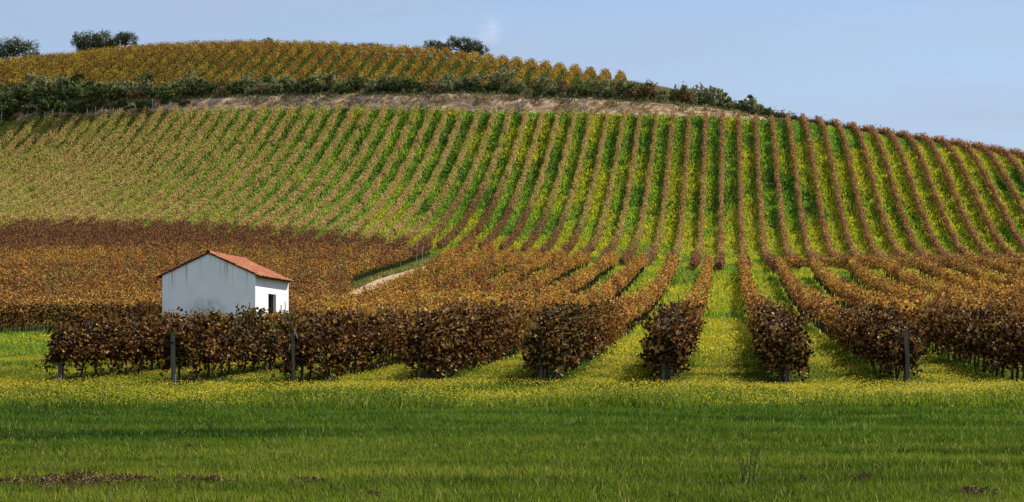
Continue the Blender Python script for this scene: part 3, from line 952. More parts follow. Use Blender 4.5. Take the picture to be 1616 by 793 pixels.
# ------------------------------------------------------------------ trellis posts and stakes
def post_mesh(seed, h, rad, mat):
    r = np.random.default_rng(seed)
    mb = MB()
    lx, ly = r.uniform(-.05, .05, 2) * h
    pts = [(0, 0, -.3)] + [(lx*t + r.uniform(-.006, .006), ly*t, h*t) for t in (0, .35, .7, 1)]
    mb.tube(pts, [rad, rad*1.02, rad*.98, rad*.95, rad*.9], 9)
    return mb.mesh('post', mat, False)
END = [post_mesh(s, h, r_, M_POST) for s, h, r_ in ((1, 1.30, .048), (2, 1.15, .055), (3, 1.2, .036), (4, .85, .03))]
HEADS = {-6: (0, 1.0, 44.2), -5: (1, 1.05, 43.7), -4: (2, 1.0, 43.4), -3: (3, .95, 43.9), -2: (3, 1.0, 43.7), -1: (3, 1.05, 43.8), 0: (3, .7, 43.8), 1: (0, .98, 43.55)}
for k, (vi, s, Y) in HEADS.items():
    X = float(xu(ROWS[k], Y)) - .02
    o = bpy.data.objects.new('trellis_post', END[vi]); link(o)
    o.location = (X, Y, float(height(X, Y))); o.scale = (1, 1, s); o.rotation_euler = (0, 0, k * 1.3)
    tag(o, f'wooden end post heading the {ROWNAME[k]}', 'post', 'end posts of the vine rows')
# a slanting brace with a pale end at the third post
X, Y = float(xu(ROWS[-4], 43.25)), 43.25
z0 = float(height(X, Y))
bm_ = MB(); bm_.tube([(X - .12, Y + .05, z0 + 1.62), (X + .03, Y - .03, z0 + 1.27)], [.012, .012], 6, 0); bm_.tube([(X + .03, Y - .03, z0 + 1.27), (X + .12, Y - .08, z0 + 1.08)], [.015, .012], 6, 1)
tag(obj('trellis_brace', bm_.mesh('brace', [M_POST, M_STAKE])), 'thin slanting stick with a pale tip leaning on the third end post', 'brace')
STK = post_mesh(9, 1.78, .02, M_POST)
STKP = post_mesh(10, 1.75, .035, M_STAKE)
for k in N_NEAR:
    y0, cnt = N_NEAR[k]
    for i in range(1, 6):
        Y = y0 + i * 5.5 + random.uniform(-.3, .3)
        if Y > near_end[k] or i * 5.5 > 30: continue
        X = float(xu(ROWS[k], Y))
        if not -30 < px_of(X, Y) < 1640: continue
        o = bpy.data.objects.new('trellis_stake', STK); link(o)
        o.location = (X, Y, float(height(X, Y))); o.rotation_euler = (random.uniform(-.03, .03), random.uniform(-.03, .03), random.uniform(0, 6)); o.scale = (1, 1, random.uniform(.88, 1.05))
        tag(o, f'thin trellis stake, {ordinal(i)} from the front, {ROWNAME[k]}', 'stake', 'stakes among the front vines')
# pale stakes at the top ends of the hillside rows on the left, below the bank
pale = [(2, 1), (70, .8), (82, .9), (95, .9), (137, .8), (150, .9), (161, .9), (178, .7), (188, .7), (213, .8), (240, 1.2), (268, .9), (312, .8), (323, .9), (350, .9), (368, .9), (378, .7), (400, .7), (428, .6), (460, .7), (482, .6)]
for i, (px, s) in enumerate(pale):
    Y = float(cols(TERR_Y, px)) - .2
    X = (px - CX) / FPX * Y
    o = bpy.data.objects.new('row_stake', STKP); link(o)
    o.location = (X, Y, float(height(X, Y))); o.scale = (1.3, 1.3, s)
    tag(o, f'pale stake under the scrubby bank, {ordinal(i+1)} from the left', 'stake', 'pale stakes under the bank')
# stakes in the field: along the track and at the far row ends
far = [(657, 414, 2.1, 'taller pale stake by the far end of the dirt track'), (666, 413, 1.5, 'short pale stake behind the taller one at the dirt track'), (632, 419, 1.5, 'pale stake left of the taller one beside the track'),
       (1022, 428, 2.2, 'pale end stake left of the central alley at the far row ends'), (974, 424, 2.1, 'pale end stake at the far row end, further left of the alley'), (1076, 430, 1.6, 'pale end stake nearest the central alley at the far row ends'),
       (512, 466, 1.9, 'grey stake standing where the track vanishes behind the vines')]
for px, py, h, lab in far:
    Ys = np.arange(60, 215, .25)
    Xs = (px - CX) / FPX * Ys
    pys = HY - FPX * height(Xs, Ys) / Ys
    i = int(np.argmin(np.abs(pys - py)))
    o = bpy.data.objects.new('row_stake', STKP); link(o)
    o.location = (Xs[i], Ys[i], float(height(Xs[i], Ys[i]))); o.scale = (1.2, 1.2, h / 1.75)
    tag(o, lab, 'stake')

# ------------------------------------------------------------------ trees on the skyline, shrubs on the bank
def tree_leaf_material(name, stops, other, patch=.6, trans=.2):
    return leaf_material(name, stops, other, patch, .42, .62, trans)
M_OAK = tree_leaf_material('evergreen_oak_leaves', [(0, (.03,.044,.018)), (.5, (.085,.108,.038)), (1, (.18,.20,.08))], [(0, (.045,.05,.02)), (1, (.17,.17,.07))])
M_SHRUB = [tree_leaf_material('shrub_dark', [(0, (.025,.042,.012)), (.6, (.07,.105,.028)), (1, (.13,.17,.05))], [(0, (.05,.055,.02)), (1, (.15,.15,.05))]),
           tree_leaf_material('shrub_green', [(0, (.045,.085,.016)), (.6, (.11,.18,.035)), (1, (.20,.26,.07))], [(0, (.09,.09,.03)), (1, (.24,.22,.08))]),
           tree_leaf_material('shrub_grey', [(0, (.12,.125,.055)), (.6, (.25,.25,.11)), (1, (.40,.38,.19))], [(0, (.10,.12,.05)), (1, (.29,.28,.12))]),
           tree_leaf_material('shrub_rust', [(0, (.10,.05,.025)), (.6, (.25,.12,.055)), (1, (.38,.22,.10))], [(0, (.12,.09,.04)), (1, (.32,.24,.10))])]

def crown_cloud(blobs, n, size, r):
    """Leaves around several lobes (centre, radii), denser to their shells, clumped."""
    wts = np.array([b[1][0]*b[1][1]*b[1][2] for b in blobs])**.66; wts /= wts.sum()
    C, N = [], []
    for (c, rad), w_ in zip(blobs, wts):
        m = int(n * w_)
        ncl = max(8, m // 24)
        d = unit(r.normal(size=(ncl, 3)))
        rr = r.uniform(.55, 1.0, (ncl, 1))
        cc = np.asarray(c) + d * rr * np.asarray(rad)
        pick = r.integers(0, ncl, m)
        C.append(cc[pick] + r.normal(0, .17, (m, 3)) * np.mean(rad))
        N.append(d[pick] + r.normal(0, .7, (m, 3)))
    C, N = np.concatenate(C), np.concatenate(N)
    return leaves(C, N, size * r.uniform(.6, 1.3, len(C)), r)

def hill_point(px, dy=0.0, line=None, off=0.0):
    Y = float(cols(line or CRST_Y, px)) + off
    return (px - CX) / FPX * Y, Y

def skyline_tree(px, off, lobes, n, label, stems=2, sink=0.0, sz=.26, trunk_h=1.6, lift=.9):
    off = 4
    lobes = [((a[0], a[1], a[2] + lift), b) for a, b in lobes]; trunk_h += lift
    X, Y = hill_point(px, off=off)
    z = float(height(X, Y)) - sink
    root = empty('oak_tree', (X, Y, z))
    r = np.random.default_rng(int(px) + 3)
    v, f = crown_cloud(lobes, int(n * 1.7), sz * .8, r)
    obj('crown', mesh_from('oak_crown', v, f, M_OAK), root)
    tb = MB()
    for s in range(stems):
        bx_ = r.uniform(-.3, .3)
        mid = (bx_ + r.uniform(-.3, .3), r.uniform(-.2, .2), trunk_h)
        tb.tube([(bx_*.5, 0, -.5), (bx_, 0, trunk_h*.5), mid], [.26, .21, .16], 8)
        for (c, rad) in lobes:
            e = (c[0]*.9, c[1]*.9, c[2])
            tb.tube([mid, ((mid[0]+e[0])/2, (mid[1]+e[1])/2, (mid[2]+e[2])/2 + .2), e], [.12, .08, .03], 6)
    obj('trunk', tb.mesh('oak_trunk', M_TREEBARK, True), root)
    tag(root, label, 'tree', 'dark trees on the skyline')
# 1 m at the crest is about 9.5 px in the photograph
skyline_tree(22, 12, [((-1.6, 0, 2.6), (2.4, 2.0, 1.7)), ((.3, .2, 3.2), (1.8, 1.6, 1.5)), ((2.6, 0, 2.7), (1.7, 1.6, 1.6)), ((-3.8, 0, 2.0), (1.8, 1.6, 1.6)), ((3.4, 0, 1.4), (1.1, 1.2, .9))], 4600, 'rounded dark oak at the left edge of the skyline', sink=.2)
skyline_tree(152, 8, [((-2.7, 0, 2.9), (1.3, 1.4, 1.4)), ((-.9, 0, 2.7), (1.8, 1.7, 1.6)), ((1.2, 0, 2.8), (1.9, 1.7, 1.6)), ((2.8, .1, 2.2), (1.2, 1.2, 1.2)), ((-2.6, 0, 1.3), (1.0, 1.0, 1.2)), ((.3, 0, 1.3), (2.6, 1.3, 1.1))], 5000, 'broad dark oak on the skyline, left one of a close pair', stems=3, sink=.1)
skyline_tree(194, 8, [((-.4, 0, 2.6), (1.3, 1.3, 1.0)), ((1.2, 0, 2.7), (1.2, 1.2, 1.0)), ((.3, 0, 3.2), (1.3, 1.0, .7)), ((1.9, 0, 1.7), (.6, .7, .7))], 1700, 'thin see-through oak on the skyline, right one of a close pair', stems=2, sink=.1, sz=.22)
skyline_tree(686, 16, [((-.9, 0, 1.8), (1.0, 1.0, .8)), ((.5, 0, 1.8), (1.2, 1.0, .8)), ((1.6, 0, 1.4), (.9, 1.0, .7))], 1700, 'low pale green oak peeking over the golden vines, smaller of two', sink=.0, sz=.2, trunk_h=1.0)
skyline_tree(738, 14, [((-2.2, 0, 3.0), (1.3, 1.2, 1.0)), ((-.6, 0, 2.7), (1.5, 1.3, 1.1)), ((1.0, 0, 2.2), (1.5, 1.3, 1.1)), ((2.3, 0, 1.6), (1.2, 1.2, 1.0)), ((-3.4, 0, 1.9), (1.1, 1.0, .6))], 3600, 'wide dark oak peeking over the golden vines, larger of two', sink=.0, sz=.22, trunk_h=1.2)
skyline_tree(423, 10, [((0, 0, 1.5), (.8, .8, .5))], 350, 'tiny round treetop just showing above the crest of the hill', stems=1, sink=.0, sz=.18, trunk_h=.8)
skyline_tree(588, 10, [((-.5, 0, 1.25), (1.3, .8, .45)), ((.9, 0, 1.1), (.9, .8, .4))], 500, 'low scrubby treetop just showing above the golden vines', stems=1, sink=.0, sz=.18, trunk_h=.7)

def shrub_variant(seed, mat, n=420, wispy=False):
    r = np.random.default_rng(seed)
    blobs = []
    for k in range(r.integers(3, 6)):
        blobs.append(((r.uniform(-.55, .55), r.uniform(-.45, .45), r.uniform(.35, .75)), (r.uniform(.35, .6), r.uniform(.35, .55), r.uniform(.3, .5))))
    v, f = crown_cloud(blobs, n, .17, r)
    st = MB()
    for k in range(6 if not wispy else 14):
        a, l = r.uniform(0, 6.28), r.uniform(.3, .8)
        e = (math.cos(a)*l*.6, math.sin(a)*l*.5, l if not wispy else r.uniform(.7, 1.35))
        st.tube([(0, 0, -.15), (e[0]*.4, e[1]*.4, e[2]*.55), e], [.03, .02, .008], 4)
    return mesh_from('shrub_foliage', v, f, mat), st.mesh('shrub_stem', M_TREEBARK)
KINDS = [('dark green', 0), ('mid green', 1), ('grey-green', 2), ('rusty brown', 3)]
SHV = {m: [shrub_variant(300 + 10*m + k, M_SHRUB[m]) for k in range(4)] for _, m in KINDS}
SHW = [shrub_variant(400 + k, M_SHRUB[k % 2], 150, True) for k in range(3)]
shrubs = []
def add_shrub(px, off, s, m, wide=1.3, wispy=False):
    Y = float(cols(TERR_Y, px)) + off
    X = (px - CX) / FPX * Y
    shrubs.append((px, X, Y, s, m, wide, wispy))
rs = np.random.default_rng(99)
px = -15.0
while px < 1195:                                # main hedge of scrub at the lip of the bank
    big = np.interp(px, [0, 300, 700, 900, 1150, 1200], [2.3, 2.0, 1.6, 1.4, 1.1, .8])
    m = rs.choice([0, 0, 0, 1, 2, 3], p=[.2, .2, .15, .22, .17, .06])
    add_shrub(px, np.interp(px, [300, 600], [5.0, 7.0]) + rs.uniform(-1.2, 1.8), big * rs.uniform(.6, 1.35), m, rs.uniform(1.1, 1.7))
    px += rs.uniform(9, 17)
px = -10.0
while px < 1190:                                # a looser second line up the slope, paler
    m = rs.choice([0, 1, 2, 3], p=[.2, .25, .47, .08])
    add_shrub(px, 9.0 + rs.uniform(-1.5, 2.5), np.interp(px, [0, 500, 1000], [2.2, 2.1, 1.7]) * rs.uniform(.55, 1.5), m, rs.uniform(1.0, 1.6))
    px += rs.uniform(13, 27)
px = 5.0
while px < 300:                                 # on the left scrub covers the bank face
    add_shrub(px, 1.8 + rs.uniform(-.8, 1.2), np.interp(px, [0, 150, 300], [2.0, 1.6, 1.0]) * rs.uniform(.8, 1.15), 0 if rs.uniform() < .7 else 1, rs.uniform(1.2, 1.8))
    px += rs.uniform(11, 20)
px = 1186.0
while px < 1330:                                # scrub thinning out down the ridge
    add_shrub(px, np.interp(px, [1186, 1330], [8, 6]) + rs.uniform(-1.5, 1.5), np.interp(px, [1186, 1330], [1.25, .55]) * rs.uniform(.6, 1.3), rs.choice([0, 1, 2, 3], p=[.2, .25, .4, .15]), rs.uniform(1.1, 1.7))
    px += rs.uniform(7, 15)
for p_, o_, s_ in ((1005, 8, 2.1), (1022, 9, 2.3), (1070, 9, 2.0), (1078, 8, 1.8), (1112, 9, 1.9), (1118, 8, 1.7), (1160, 8, 1.5)):
    add_shrub(p_, o_, s_, 0, 1.0, True)
shrubs.sort()
count = {}
for (px, X, Y, s, m, wide, wispy) in shrubs:
    f, st = SHW[random.randrange(3)] if wispy else random.choice(SHV[m])
    o = bpy.data.objects.new('shrub', None); link(o)
    o.location = (X, Y, float(height(X, Y)) - .1)
    o.rotation_euler = (0, 0, random.uniform(0, 6.28)); o.scale = (s*wide*.7, s*wide*.7, s)
    kind = 'thin wispy dark' if wispy else KINDS[m][0]
    count[kind] = count.get(kind, 0) + 1
    tag(o, f'{kind} shrub on the bank, {ordinal(count[kind])} of its colour from the left', 'shrub', 'shrubs on the bank')
    for nm, me in (('foliage', f), ('stem', st)):
        link(bpy.data.objects.new(nm, me), o)

# ------------------------------------------------------------------ grass, flowers, ground cover
def grass_material(name, lo, mid, hi, dry, stretch=(.35, 1, 1), scale=.9, trans=.5):
    m, nt = new_mat(name)
    g = nd(nt, 'ShaderNodeNewGeometry')
    isl = g.outputs['Random Per Island']
    n1 = noise(nt, scale, 5, mapped(nt, g.outputs['Position'], stretch), .65)
    c = ramp(nt, [(.34, lo), (.52, mid), (.68, hi)], n1)
    c = mixc(nt, mth(nt, 'MULTIPLY', isl, .55), c, hi)
    c = mixc(nt, mrange(nt, isl, .90, .98), c, dry)
    thin_surface(nt, c, trans, .65, .08)
    return m
def meadow_material():
    m, nt = new_mat('meadow_grass')
    g = nd(nt, 'ShaderNodeNewGeometry'); pos = g.outputs['Position']; isl = g.outputs['Random Per Island']
    n1 = noise(nt, .9, 5, mapped(nt, pos, (.16, 1, 1)), .65)
    lush = ramp(nt, [(.36, (.010,.036,.004)), (.5, (.036,.092,.006)), (.64, (.075,.134,.010))], n1)
    dryer = ramp(nt, [(.36, (.033,.060,.006)), (.5, (.085,.126,.009)), (.64, (.150,.176,.017))], n1)
    sx = nd(nt, 'ShaderNodeSeparateXYZ'); nt.links.new(pos, sx.inputs[0])
    y = mth(nt, 'ADD', sx.outputs['Y'], mth(nt, 'MULTIPLY', mth(nt, 'SUBTRACT', noise(nt, .5, 4, mapped(nt, pos, (.3, 1, 1))), .5), 16))
    c = mixc(nt, mrange(nt, y, 19, 31, 1, 0), lush, dryer)
    c = mixc(nt, mth(nt, 'MULTIPLY', isl, .45), c, dryer)
    c = mixc(nt, mrange(nt, isl, .92, .99), c, (.26, .22, .08))
    thin_surface(nt, c, .5, .65, .08)
    return m
M_GRASS = meadow_material()

def blades(X, Y, Z, h, wd, r, bend=.35):
    n = len(X)
    a = r.uniform(0, 2*np.pi, n); b_ = r.uniform(0, 2*np.pi, n)
    wx, wy = np.cos(a)*wd/2, np.sin(a)*wd/2
    lx, ly = np.cos(b_)*h*bend*r.uniform(.2, 1.3, n), np.sin(b_)*h*bend*r.uniform(.2, 1.3, n)
    v = np.empty((n, 5, 3))
    v[:, 0] = np.stack([X-wx, Y-wy, Z-.02], 1); v[:, 1] = np.stack([X+wx, Y+wy, Z-.02], 1)
    v[:, 2] = np.stack([X+wx*.75+lx*.35, Y+wy*.75+ly*.35, Z+h*.58], 1); v[:, 3] = np.stack([X-wx*.75+lx*.35, Y-wy*.75+ly*.35, Z+h*.58], 1)
    v[:, 4] = np.stack([X+lx, Y+ly, Z+h], 1)
    base = np.arange(n)[:, None]*5
    return v.reshape(-1, 3), base + np.array([[0,1,2,3]]), base + np.array([[3,2,4]])

def frustum_points(n, Ya, Yb, margin, r, power=1.0):
    """Points over the trapezoid of ground in view between two depths, margin in metres at both sides."""
    half = lambda Y: 808 / FPX * Y + margin
    Y = r.uniform(Ya, Yb, int(n*1.9))
    keep = r.uniform(size=len(Y)) < half(Y) / half(Yb)
    Y = Y[keep][:n]
    X = r.uniform(-1, 1, len(Y)) * half(Y)
    return X, Y

r = np.random.default_rng(5)
X, Y = frustum_points(430000, 15.5, 35.0, 2.5, r)
s = soil_amount(X, Y)
band = smooth_noise(X*.22, Y, 1.1, 41, 3)
edge = 33.4 + .5*smooth_noise(X, Y*0, 3, 43, 2)
ok = (r.uniform(size=len(X)) > s*.9) & (Y < edge + r.exponential(.5, len(X)))
X, Y, s, band = X[ok], Y[ok], s[ok], band[ok]
cx_, cy_ = frustum_points(1500, 15.8, 33.4, 2.0, r)      # coarser clumps
cx_, cy_ = cx_[soil_amount(cx_, cy_) < .3], cy_[soil_amount(cx_, cy_) < .3]
pk = r.integers(0, len(cx_), 26000)
X = np.concatenate([X, cx_[pk] + r.normal(0, .07, len(pk))]); Y = np.concatenate([Y, cy_[pk] + r.normal(0, .05, len(pk))])
s = np.concatenate([s, np.zeros(len(pk))]); band = np.concatenate([band, np.full(len(pk), .75)])
h = (.085 + .06*band + .03*smooth_noise(X, Y, .5, 45, 2)) * r.uniform(.55, 1.35, len(X)) * (1 - .4*s)
v, fq, ft = blades(X, Y, height(X, Y), np.clip(h, .03, .3), r.uniform(.006, .012, len(X)) * (1 + (Y-16)/26), r, .5)
tag(obj('grass', mesh_from('grass', v, [fq, ft], M_GRASS)), 'short dark green meadow grass covering the foreground', 'grass', kind='stuff')

M_CLOD = simple_mat('torn_earth', [(.3, (.085,.045,.020)), (.55, (.18,.105,.050)), (.75, (.31,.205,.105))], 9)
n = 150000
X, Y = frustum_points(n, 17.4, 24.6, 1.0, r)
s = soil_amount(X, Y)
ok = r.uniform(size=len(X)) < np.clip(s - .25, 0, 1) * .7
X, Y = X[ok], Y[ok]
Z = height(X, Y) + soil_amount(X, Y) * .06 + r.uniform(0, .05, len(X))
v, f = leaves(np.stack([X, Y, Z], 1), r.normal(size=(len(X), 3)) + (0, 0, .6), r.uniform(.015, .055, len(X)), r, aspect=.6)
tag(obj('torn_earth', mesh_from('torn_earth', v, f, M_CLOD)), 'clods of dark torn earth and dry roots lying in the grass', 'earth', kind='stuff')

# yellow flowering weeds: the strip in front of the vines and the alleys between the rows
M_WEED = grass_material('weed_leaves', (.022,.055,.006), (.065,.115,.009), (.14,.175,.012), (.22,.20,.06), (1, 1, 1), .6)
def petal_material():
    m, nt = new_mat('yellow_petals')
    g = nd(nt, 'ShaderNodeNewGeometry')
    c = ramp(nt, [(0, (.34,.25,.006)), (.5, (.50,.40,.010)), (1, (.60,.52,.03))], g.outputs['Random Per Island'])
    thin_surface(nt, c, .35, .6, .2)
    return m
M_PETAL = petal_material()

def free_of_rows(X, Y):
    """1 in the alleys, falling to 0 under the vines of the lower field."""
    u = X - LEAN * Y
    d = np.abs((u / 2.7 - .5) - np.round(u / 2.7 - .5)) * 2.7
    return np.where((Y > 43.2) & (Y < 151 + 2*np.maximum(0, -u)), np.clip((d - .32) / .35, 0, 1), 1.0)

X, Y = frustum_points(560000, 32.8, 74.0, 3.0, r)
den = np.clip(.40 + .9*smooth_noise(X, Y, 2.6, 51, 4) + .55*smooth_noise(X, Y, .55, 55, 3), 0.0, 1) * free_of_rows(X, Y)
fr_ = np.clip((Y - (33.0 + .45*smooth_noise(X, Y*0, 2.2, 53, 2))) / .35, 0, 1)
tall = fr_ * (.72 + .55*smooth_noise(X, Y, 2.0, 52, 3)) * np.interp(Y, [34.5, 37.5, 42, 46], [1, .68, .40, .40])
ok = r.uniform(size=len(X)) < np.clip(.35 + .65*den, 0, 1) * fr_ * np.where(free_of_rows(X, Y) > .1, 1, .35) * np.interp(Y, [56, 74], [1, .0])
X, Y, tall, den = X[ok], Y[ok], tall[ok], den[ok]
Z = height(X, Y)
h = np.clip(.29 * tall, .05, .6) * r.uniform(.5, 1.4, len(X))
v, fq, ft = blades(X, Y, Z, h, r.uniform(.012, .03, len(X)), r, .55)
tag(obj('weeds', mesh_from('weeds', v, [fq, ft], M_WEED)), 'green weeds growing under the yellow flowers before the vines', 'weeds', kind='stuff')
ok = r.uniform(size=len(X)) < np.clip(den*1.3 - .12 + .16*(Y < 43.5), 0, 1) * .95
Xf, Yf, Zf, hf = X[ok], Y[ok], Z[ok], h[ok]
c = np.stack([Xf + r.normal(0, .03, len(Xf)), Yf + r.normal(0, .03, len(Xf)), Zf + hf*1.04 + .03 + r.uniform(0, .06, len(Xf))], 1)
nrm = r.normal(0, .55, (len(c), 3)) + (0, -.15, .8)
v, f = leaves(c, nrm, r.uniform(.012, .027, len(c)), r, lobed=True, aspect=1.0, fold=.2)
flowers_near = (v, f)

# alleys and slopes further away: tufts, some of them in flower
def patch_yellow(X, Y):
    u = X - LEAN*Y
    a = .8*smooth_noise(X, Y, 16, 61, 3) + .9*smooth_noise(u*3.2, Y, 9, 62, 3)
    hillside = np.clip((Y - 190) / 12, 0, 1)
    base = np.where(Y < 186, .18, np.interp(px_of(X, Y), [350, 650, 1000, 1700], [-.85, -.30, .06, .20]) + np.interp(Y, [195, 225, 270], [.22, 0, -.35]))
    base = base - .55 * ((px_of(X, Y) < 260) & (Y < 100))
    return np.clip((a + base) * 2.2 + .45, 0, 1)

M_BLOOM = grass_material('flowering_weeds', (.15,.21,.012), (.32,.35,.014), (.52,.47,.018), (.30,.32,.03), (1, .4, .4), .5)
def tuft_field(name, X, Y, h0, w0, mat, label, bloom=None):
    Z = height(X, Y)
    hh = h0 * r.uniform(.5, 1.4, len(X)) * (1 + .35*smooth_noise(X, Y, 2.5, 71, 2))
    v, fq, ft = blades(X, Y, Z, hh, w0 * r.uniform(.6, 1.4, len(X)), r, .6)
    if bloom is None:
        me = mesh_from(name, v, [fq, ft], mat)
    else:
        b_ = (r.uniform(size=len(X)) < bloom).astype(int)
        me = mesh_from(name, v, [fq, ft], [mat, M_BLOOM], np.concatenate([b_, b_]))
    return tag(obj(name, me), label, 'grass', kind='stuff'), Z, hh

M_ALLEY = grass_material('alley_grass', (.035,.095,.010), (.10,.19,.014), (.19,.27,.020), (.24,.21,.07), (1, 1, 1), .35)
X, Y = frustum_points(290000, 54, 208, 4.0, r)
X2, Y2 = frustum_points(120000, 54, 100, 4.0, r)
X, Y = np.concatenate([X, X2]), np.concatenate([Y, Y2])
ok = r.uniform(size=len(X)) < np.interp(Y, [54, 74], [0, 1])
X, Y = X[ok], Y[ok]
u = X - LEAN*Y
inblock = ((u > -29) | (Y < 97)) & (Y < cols(FOOT_Y, np.clip(px_of(X, Y), -700, 2300)) - 3) & ~((np.abs(Y - 154.3) < .7) & (np.abs(u - .5) < 4.5))
fr2 = free_of_rows(X, Y)
trk = np.abs(u + 27.3) < .8
verge = (u < -25.9) & (Y > 108)
ok = inblock & ~verge & (r.uniform(size=len(X)) < .25 + .75*fr2) & ~(trk & (Y > 110) & (Y < 190)) & ~((Y > 99.6) & (Y < 107) & (X > -19) & (X < -11.8))
vg = inblock & verge & (np.abs(u + 27.2) > .85) & ~((Y > 99.6) & (Y < 107.5) & (X > -19) & (X < -11.8))
M_VERGE = grass_material('verge_grass', (.06,.07,.018), (.14,.14,.035), (.24,.21,.07), (.34,.28,.12), (1, 1, 1), .4)
tuft_field('verge_grass', X[vg], Y[vg], .24, .08, M_VERGE, 'dull olive dry grass on the verge of the dirt track')
X, Y = X[ok], Y[ok]
_, Z, hh = tuft_field('alley_grass', X, Y, np.interp(Y, [55, 110], [.15, .26]), np.interp(Y, [55, 120], [.025, .09]), M_ALLEY, 'bright green grass in the alleys between the field rows', patch_yellow(X, Y) * .65)
py_ = patch_yellow(X, Y)
ok = (r.uniform(size=len(X)) < py_ * .75) & (free_of_rows(X, Y) > .3)
cs = [np.stack([X[ok] + r.normal(0, .08, ok.sum()), Y[ok] + r.normal(0, .08, ok.sum()), Z[ok] + hh[ok] + r.uniform(0, .08, ok.sum())], 1)]
szs = [r.uniform(.035, .075, ok.sum())]

def hill_mask(X, Y):
    px = px_of(X, Y)
    pc = np.clip(px, -700, 2300)
    return (Y > cols(FOOT_Y, pc) - 4) & (Y < cols(TERR_Y, pc) + np.where(px > 1250, 9, .3))
X, Y = frustum_points(460000, 190, 292, 6.0, r)
ok = hill_mask(X, Y)
X, Y = X[ok], Y[ok]
def hill_grass_material():
    m, nt = new_mat('hillside_grass')
    g = nd(nt, 'ShaderNodeNewGeometry'); pos = g.outputs['Position']; isl = g.outputs['Random Per Island']
    green = ramp(nt, [(.34, (.040,.115,.010)), (.5, (.12,.24,.016)), (.66, (.24,.35,.020))], noise(nt, .33, 5, mapped(nt, pos, (1, .35, .35)), .65))
    dry = ramp(nt, [(.3, (.17,.22,.03)), (.55, (.34,.34,.06)), (.75, (.48,.42,.12))], noise(nt, .4, 5, pos, .65))
    sx = nd(nt, 'ShaderNodeSeparateXYZ'); nt.links.new(pos, sx.inputs[0])
    x = mth(nt, 'ADD', sx.outputs['X'], mth(nt, 'MULTIPLY', mth(nt, 'SUBTRACT', noise(nt, .07, 4, pos), .5), 55))
    c = mixc(nt, mrange(nt, x, -24, -58), green, dry)
    c = mixc(nt, mrange(nt, isl, .88, .97), c, (.27, .23, .09))
    thin_surface(nt, c, .5, .65, .08)
    return m
M_HILLG = hill_grass_material()
_, Z, hh = tuft_field('hillside_grass', X, Y, .30, .17, M_HILLG, 'bright green grass between the vine rows on the hillside', patch_yellow(X, Y) * .62)
py_ = patch_yellow(X, Y)
ok = r.uniform(size=len(X)) < py_ * .62
cs.append(np.stack([X[ok], Y[ok], Z[ok] + hh[ok] * .9 + r.uniform(0, .08, ok.sum())], 1)); szs.append(r.uniform(.06, .13, ok.sum()))
c = np.concatenate(cs)
v2, f2 = leaves(c, r.normal(0, .5, (len(c), 3)) + (0, -.2, .8), np.concatenate(szs), r, lobed=True, aspect=.9, fold=.2)
v = np.concatenate([flowers_near[0], v2]); f = np.concatenate([flowers_near[1], f2 + len(flowers_near[0])])
tag(obj('flowers', mesh_from('flowers', v, f, M_PETAL)), 'small yellow wild flowers growing before and between the vines', 'flowers', kind='stuff')

# dry grass on and above the bank
X, Y = frustum_points(150000, 262, 345, 6.0, r)
px = px_of(X, Y); ty = cols(TERR_Y, np.clip(px, -700, 2300))
d = Y - ty
ok = (d > 3.2 + .9*smooth_noise(X, Y, 3, 81, 2)) & (px < 1500) & (Y < 345) & ((d < 13 + 2*smooth_noise(X, Y, 4, 82, 2)) | (px > 985) | (r.uniform(size=len(X)) < .12)) | ((d > -.4) & (d < 3.4) & (r.uniform(size=len(X)) < np.clip(.25 + 1.2*smooth_noise(X, Y, 3.5, 83, 3), .03, .9)) & (px < 1250))
X, Y = X[ok], Y[ok]
M_DRYG = grass_material('bank_grass', (.055,.075,.020), (.13,.125,.045), (.22,.19,.085), (.36,.30,.16), (1, 1, 1), .25, .3)
tuft_field('bank_grass', X, Y, .36, .16, M_DRYG, 'dry olive grass on the bank and under the hilltop vines')

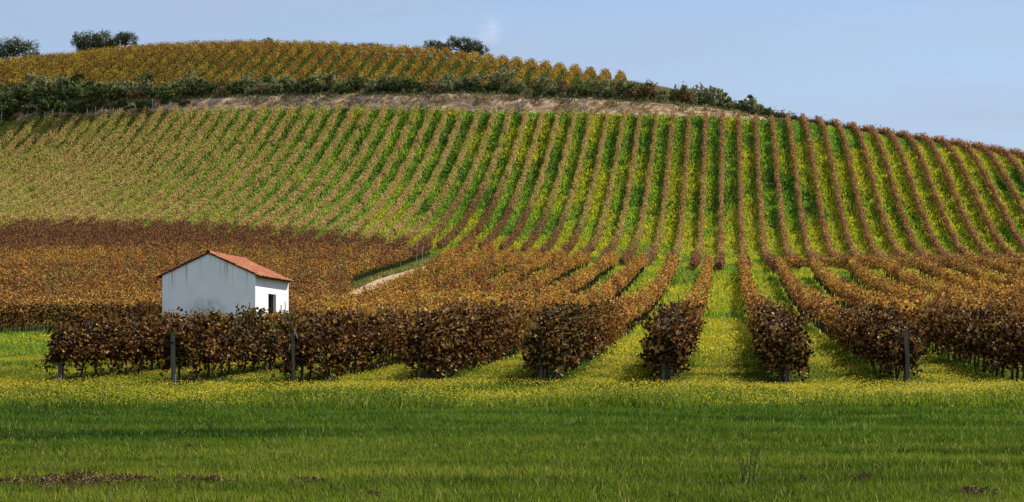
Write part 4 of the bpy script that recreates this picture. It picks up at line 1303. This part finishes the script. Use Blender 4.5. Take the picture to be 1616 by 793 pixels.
# dead stalks standing in the near grass
def stalks():
    Y = 19.4
    X = (1180 - CX) / FPX * Y
    z = float(height(X, Y))
    mb = MB()
    for (dx, dz, bx_, k) in ((-.07, .38, -.03, 0), (.05, .40, .0, 1), (.09, .42, .03, 2), (.03, .22, -.05, 3)):
        p = [(X + bx_, Y, z - .05), (X + bx_ + dx*.45, Y + .01, z + dz*.5), (X + bx_ + dx, Y + .02*k, z + dz)]
        mb.tube(p, [.006, .0045, .002], 5)
        for j in range(4):
            t = .45 + .13*j
            b0 = (X + bx_ + dx*t, Y, z + dz*t); sgn = 1 if j % 2 else -1
            mb.tube([b0, (b0[0] + sgn*.02, b0[1], b0[2] + .05)], [.003, .0015], 4)
    tag(obj('dead_weed', mb.mesh('dead_weed', M_TWIG)), 'bare dead weed stalks sticking up from the near grass', 'dead weed')
    X2 = (1240 - CX) / FPX * 18.3
    mb = MB()
    z2 = float(height(X2, 18.3))
    for dx, dz in ((-.03, .10), (.05, .13), (.10, .07)):
        mb.tube([(X2, 18.3, z2 - .03), (X2 + dx*.5, 18.3, z2 + dz*.6), (X2 + dx, 18.3, z2 + dz)], [.004, .003, .0015], 4)
    tag(obj('dead_weed', mb.mesh('dead_weed', M_TWIG)), 'short broken weed stalk low in the grass below the taller stalks', 'dead weed')
stalks()

# ------------------------------------------------------------------ a wisp of cloud far beyond the hill
def wisp(name, px, py, D, rx, ry, tilt, dens, label):
    m, nt = new_mat(name)
    tc = nd(nt, 'ShaderNodeTexCoord')
    n1 = noise(nt, 1.15, 5, tc.outputs['Object'], .6, .4)
    ln = nd(nt, 'ShaderNodeVectorMath', operation='LENGTH'); nt.links.new(tc.outputs['Object'], ln.inputs[0])
    fall = mrange(nt, ln.outputs['Value'], .15, .95, 1, 0)
    d = mth(nt, 'MULTIPLY', mth(nt, 'MULTIPLY', fall, mrange(nt, n1, .40, .80)), dens)
    pv = nd(nt, 'ShaderNodeVolumePrincipled')
    pv.inputs['Color'].default_value = (.98, .93, .95, 1)
    pv.inputs['Anisotropy'].default_value = .2
    nt.links.new(d, pv.inputs['Density'])
    o = nd(nt, 'ShaderNodeOutputMaterial'); nt.links.new(pv.outputs[0], o.inputs['Volume'])
    import bmesh
    bm = bmesh.new(); bmesh.ops.create_icosphere(bm, subdivisions=3, radius=1)
    me = bpy.data.meshes.new(name); bm.to_mesh(me); bm.free(); me.materials.append(m)
    ob = obj(name, me)
    ob.location = ((px - CX)/FPX*D, D, (HY - py)/FPX*D)
    ob.scale = (rx/FPX*D, rx/FPX*D*.8, ry/FPX*D); ob.rotation_euler = (0, R(tilt), 0)
    tag(ob, label, 'cloud', kind='structure')
wisp('cloud', 774, 46, 3000, 40, 32, -35, .013, 'small pale wisp of cloud hanging above the hilltop')
wisp('cloud', 698, 66, 3000, 34, 16, -10, .009, 'fainter second wisp of cloud just above the wide oak')
